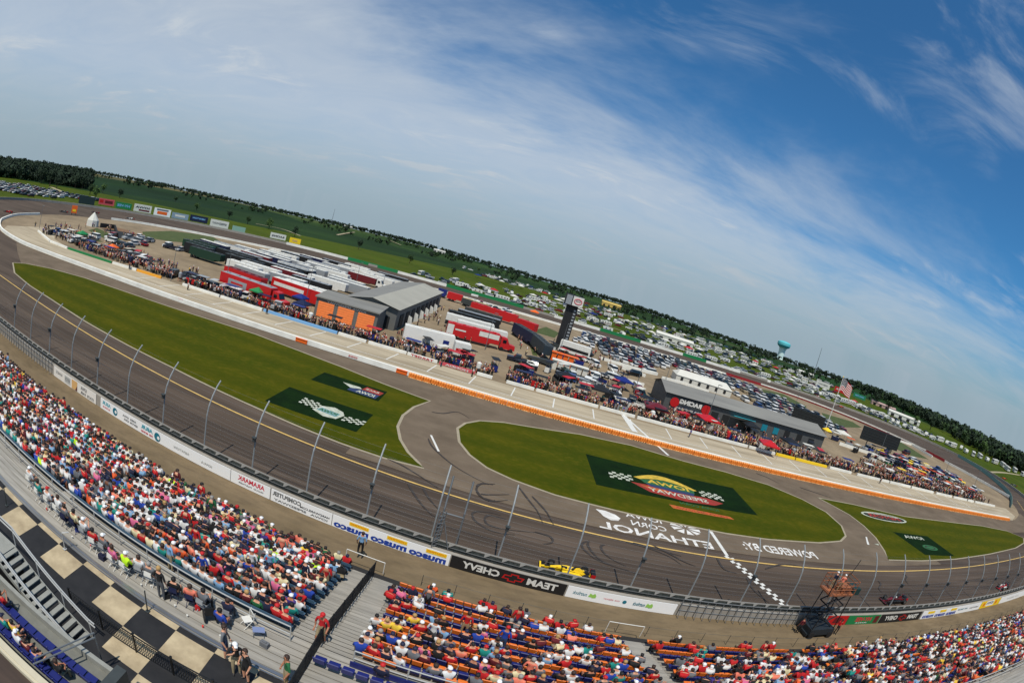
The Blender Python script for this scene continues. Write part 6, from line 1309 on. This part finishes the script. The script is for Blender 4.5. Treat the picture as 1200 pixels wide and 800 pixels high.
# woods: masses of crowns
def wood(name,label,pts,n,hh,s,mats=(0,1),nf=46):
    mb=MB();mi=[]
    for _ in range(n):
        x,y=pts();z=hill(x,y);h=hh*random.uniform(.7,1.15);k=len(mb.f);crown(mb,(x,y,z+h*.5),h*.5,h*.5,nf,h*.16*s,3);m=0 if random.random()<.7 else 1
        for j in range(k,len(mb.f)):mb.m[j]=m
    o=mb.build(name,[m_leaf[mats[0]],m_leaf[mats[1]]],fix=False);tag(o,label,'wood',None,'stuff')
def pol(az0,az1,r0,r1):
    def f():
        a=R_(random.uniform(az0,az1));r=random.uniform(r0,r1);return r*math.sin(a),r*math.cos(a)
    return f
def band(az0,az1,f0,f1,clump=0,seed=0):
    "points between two fractions of the crest's distance; clump thins them into groups"
    def f():
        while 1:
            a=random.uniform(az0,az1);R0=crest(a);r=R0*random.uniform(f0,f1);x,y=r*math.sin(R_(a)),r*math.cos(R_(a))
            if math.sin(a*.9+seed)+.6*math.sin(a*2.3+seed*2)+.4*math.sin(a*6.1)+random.uniform(-.5,.5)>clump:return x,y
    return f
wood('left_wood','dense dark wood on the left horizon beyond the parked cars',lambda:(lambda a,r:(r*math.sin(R_(a)),r*math.cos(R_(a))))(random.uniform(-66,-49.5),480+720*random.random()**1.4),1500,11,1,(0,0),40)
wood('right_wood','dark belt of wood under the horizon along the right side',lambda:(lambda a:(lambda r:(r*math.sin(R_(a)),r*math.cos(R_(a))))(random.uniform(max(430,crest(a)-20-(a-38)*14),crest(a)+10)))(38+38*random.random()**.8),1700,10.5,1,(0,1),44)
wood('crest_treeline','uneven line of trees along the horizon from the left to the centre',band(-66,42,.95,1.02,-1.6,1),1700,7.5,1.2,(0,0),34)
wood('hedgerow','broken hedges and copses crossing the far fields',band(-48,40,.80,.84,.1,2),260,6,1.2,(0,1),30)
wood('field_copse','second broken line of bushes in the fields nearer the track',band(-48,36,.62,.66,.5,4),130,5.5,1.2,(0,1),34)
wood('field_trees','scattered trees among the far fields',band(-60,45,.6,.97,.2,3),260,6.5,1.2,(0,1),36)
# ================================================================ light, sky, camera
SUNEL,SUNAZ=64,-2
w=bpy.data.worlds.new('World');S.world=w;w.use_nodes=True;nt=w.node_tree;L=nt.links.new;bg=nt.nodes['Background']
sky=nt.nodes.new('ShaderNodeTexSky');sky.sky_type='NISHITA';sky.sun_disc=False;sky.sun_elevation=R_(SUNEL);sky.sun_rotation=R_(180-SUNAZ);sky.air_density=1.0;sky.dust_density=1.2;sky.ozone_density=2.5;sky.altitude=300
def N(t,**k):
    n=nt.nodes.new(t)
    for a,b in k.items():setattr(n,a,b)
    return n
def math_(op,a,b=None,clamp=False):
    n=N('ShaderNodeMath',operation=op,use_clamp=clamp)
    for i,v in enumerate((a,b)):
        if v is None:continue
        if isinstance(v,(int,float)):n.inputs[i].default_value=v
        else:L(v,n.inputs[i])
    return n.outputs[0]
tc=N('ShaderNodeTexCoord');sep=N('ShaderNodeSeparateXYZ');L(tc.outputs['Generated'],sep.inputs[0])
X_,Y_,Z_=sep.outputs
cz=N('ShaderNodeCombineXYZ');L(X_,cz.inputs[0]);L(Y_,cz.inputs[1]);L(math_('MAXIMUM',Z_,.01),cz.inputs[2]);L(cz.outputs[0],sky.inputs['Vector'])
# position on a cloud layer plane: direction divided by height
zz=math_('MAXIMUM',Z_,.03);u=math_('DIVIDE',X_,math_('ADD',zz,.12));v=math_('DIVIDE',Y_,math_('ADD',zz,.12))
cb=N('ShaderNodeCombineXYZ');L(u,cb.inputs[0]);L(v,cb.inputs[1])
def noise(scale,det,rough,st,rot,dist=0,loc=(0,0,0)):
    mp=N('ShaderNodeMapping');mp.inputs['Scale'].default_value=st;mp.inputs['Rotation'].default_value=(0,0,rot);mp.inputs['Location'].default_value=loc;L(cb.outputs[0],mp.inputs[0])
    n=N('ShaderNodeTexNoise');n.inputs['Scale'].default_value=scale;n.inputs['Detail'].default_value=det;n.inputs['Roughness'].default_value=rough;n.inputs['Distortion'].default_value=dist;L(mp.outputs[0],n.inputs['Vector']);return n.outputs['Fac']
def ramp(f,a,b,c0=0,c1=1):
    r=N('ShaderNodeMapRange');r.interpolation_type='SMOOTHSTEP';r.inputs['From Min'].default_value=a;r.inputs['From Max'].default_value=b;r.inputs['To Min'].default_value=c0;r.inputs['To Max'].default_value=c1;L(f,r.inputs[0]);return r.outputs[0]
n1=noise(.55,7,.62,(1,1.6,1),.5,.4);n2=noise(2.0,7,.62,(.75,1.25,1),-.45,1.0,(3,1,0));n3=noise(.9,5,.55,(1,1,1),0,.3,(7,2,0))
# azimuth from straight ahead: thick veil at the left, clear at the upper right
az=N('ShaderNodeMath',operation='ARCTAN2');L(X_,az.inputs[0]);L(Y_,az.inputs[1])
azd=math_('MULTIPLY',az.outputs[0],57.3)
el=math_('MULTIPLY',math_('ARCSINE',Z_),57.3)
# veil: strong below a line whose height falls towards the right
line=math_('ADD',math_('MULTIPLY',azd,-.26),25.)
dl=math_('SUBTRACT',math_('ADD',line,math_('MULTIPLY',math_('SUBTRACT',n1,.5),46)),el)
veil=ramp(dl,-6,16)
wisp=math_('MULTIPLY',ramp(n2,.46,.78),ramp(n3,.48,.64))
cloud=math_('ADD',math_('MULTIPLY',veil,math_('ADD',.60,math_('MULTIPLY',n2,.36))),math_('MULTIPLY',wisp,.5),True)
hz=ramp(el,-1,12,.82,0)
mul=N('ShaderNodeMixRGB',blend_type='MULTIPLY');mul.inputs[0].default_value=1;L(sky.outputs[0],mul.inputs[1]);mul.inputs[2].default_value=(.44,1.06,1.42,1)
mx=N('ShaderNodeMixRGB');L(cloud,mx.inputs[0]);L(mul.outputs[0],mx.inputs[1]);mx.inputs[2].default_value=(6.6,7.4,8.3,1)
mh=N('ShaderNodeMixRGB');L(hz,mh.inputs[0]);L(mx.outputs[0],mh.inputs[1]);mh.inputs[2].default_value=(3.5,4.7,5.5,1)
L(mh.outputs[0],bg.inputs[0]);bg.inputs[1].default_value=.08
sd=bpy.data.lights.new('sun','SUN');sd.energy=4.1;sd.angle=R_(.5);sd.color=(1,.94,.84);so=bpy.data.objects.new('sun',sd);COL.objects.link(so)
so.rotation_euler=(R_(90-SUNEL),0,R_(SUNAZ));so.location=(0,-50,80)
cd=bpy.data.cameras.new('camera');cd.type='PANO';cam=bpy.data.objects.new('camera',cd);COL.objects.link(cam);S.camera=cam
try: cd.panorama_type='FISHEYE_EQUISOLID';cd.fisheye_lens=FPX/1200*36;cd.fisheye_fov=R_(180)
except Exception: cd.cycles.panorama_type='FISHEYE_EQUISOLID';cd.cycles.fisheye_lens=FPX/1200*36;cd.cycles.fisheye_fov=R_(180)
cd.sensor_width=36;cd.sensor_height=24;cd.sensor_fit='HORIZONTAL';cd.clip_start=.1;cd.clip_end=30000
M4=Matrix(RW.tolist()).to_4x4();M4.translation=(0,0,H);cam.matrix_world=M4
S.render.engine='CYCLES';S.view_settings.view_transform='Standard';S.view_settings.look='None';S.view_settings.exposure=0;S.view_settings.gamma=1
S.cycles.use_denoising=True;S.cycles.max_bounces=5;S.cycles.transparent_max_bounces=8
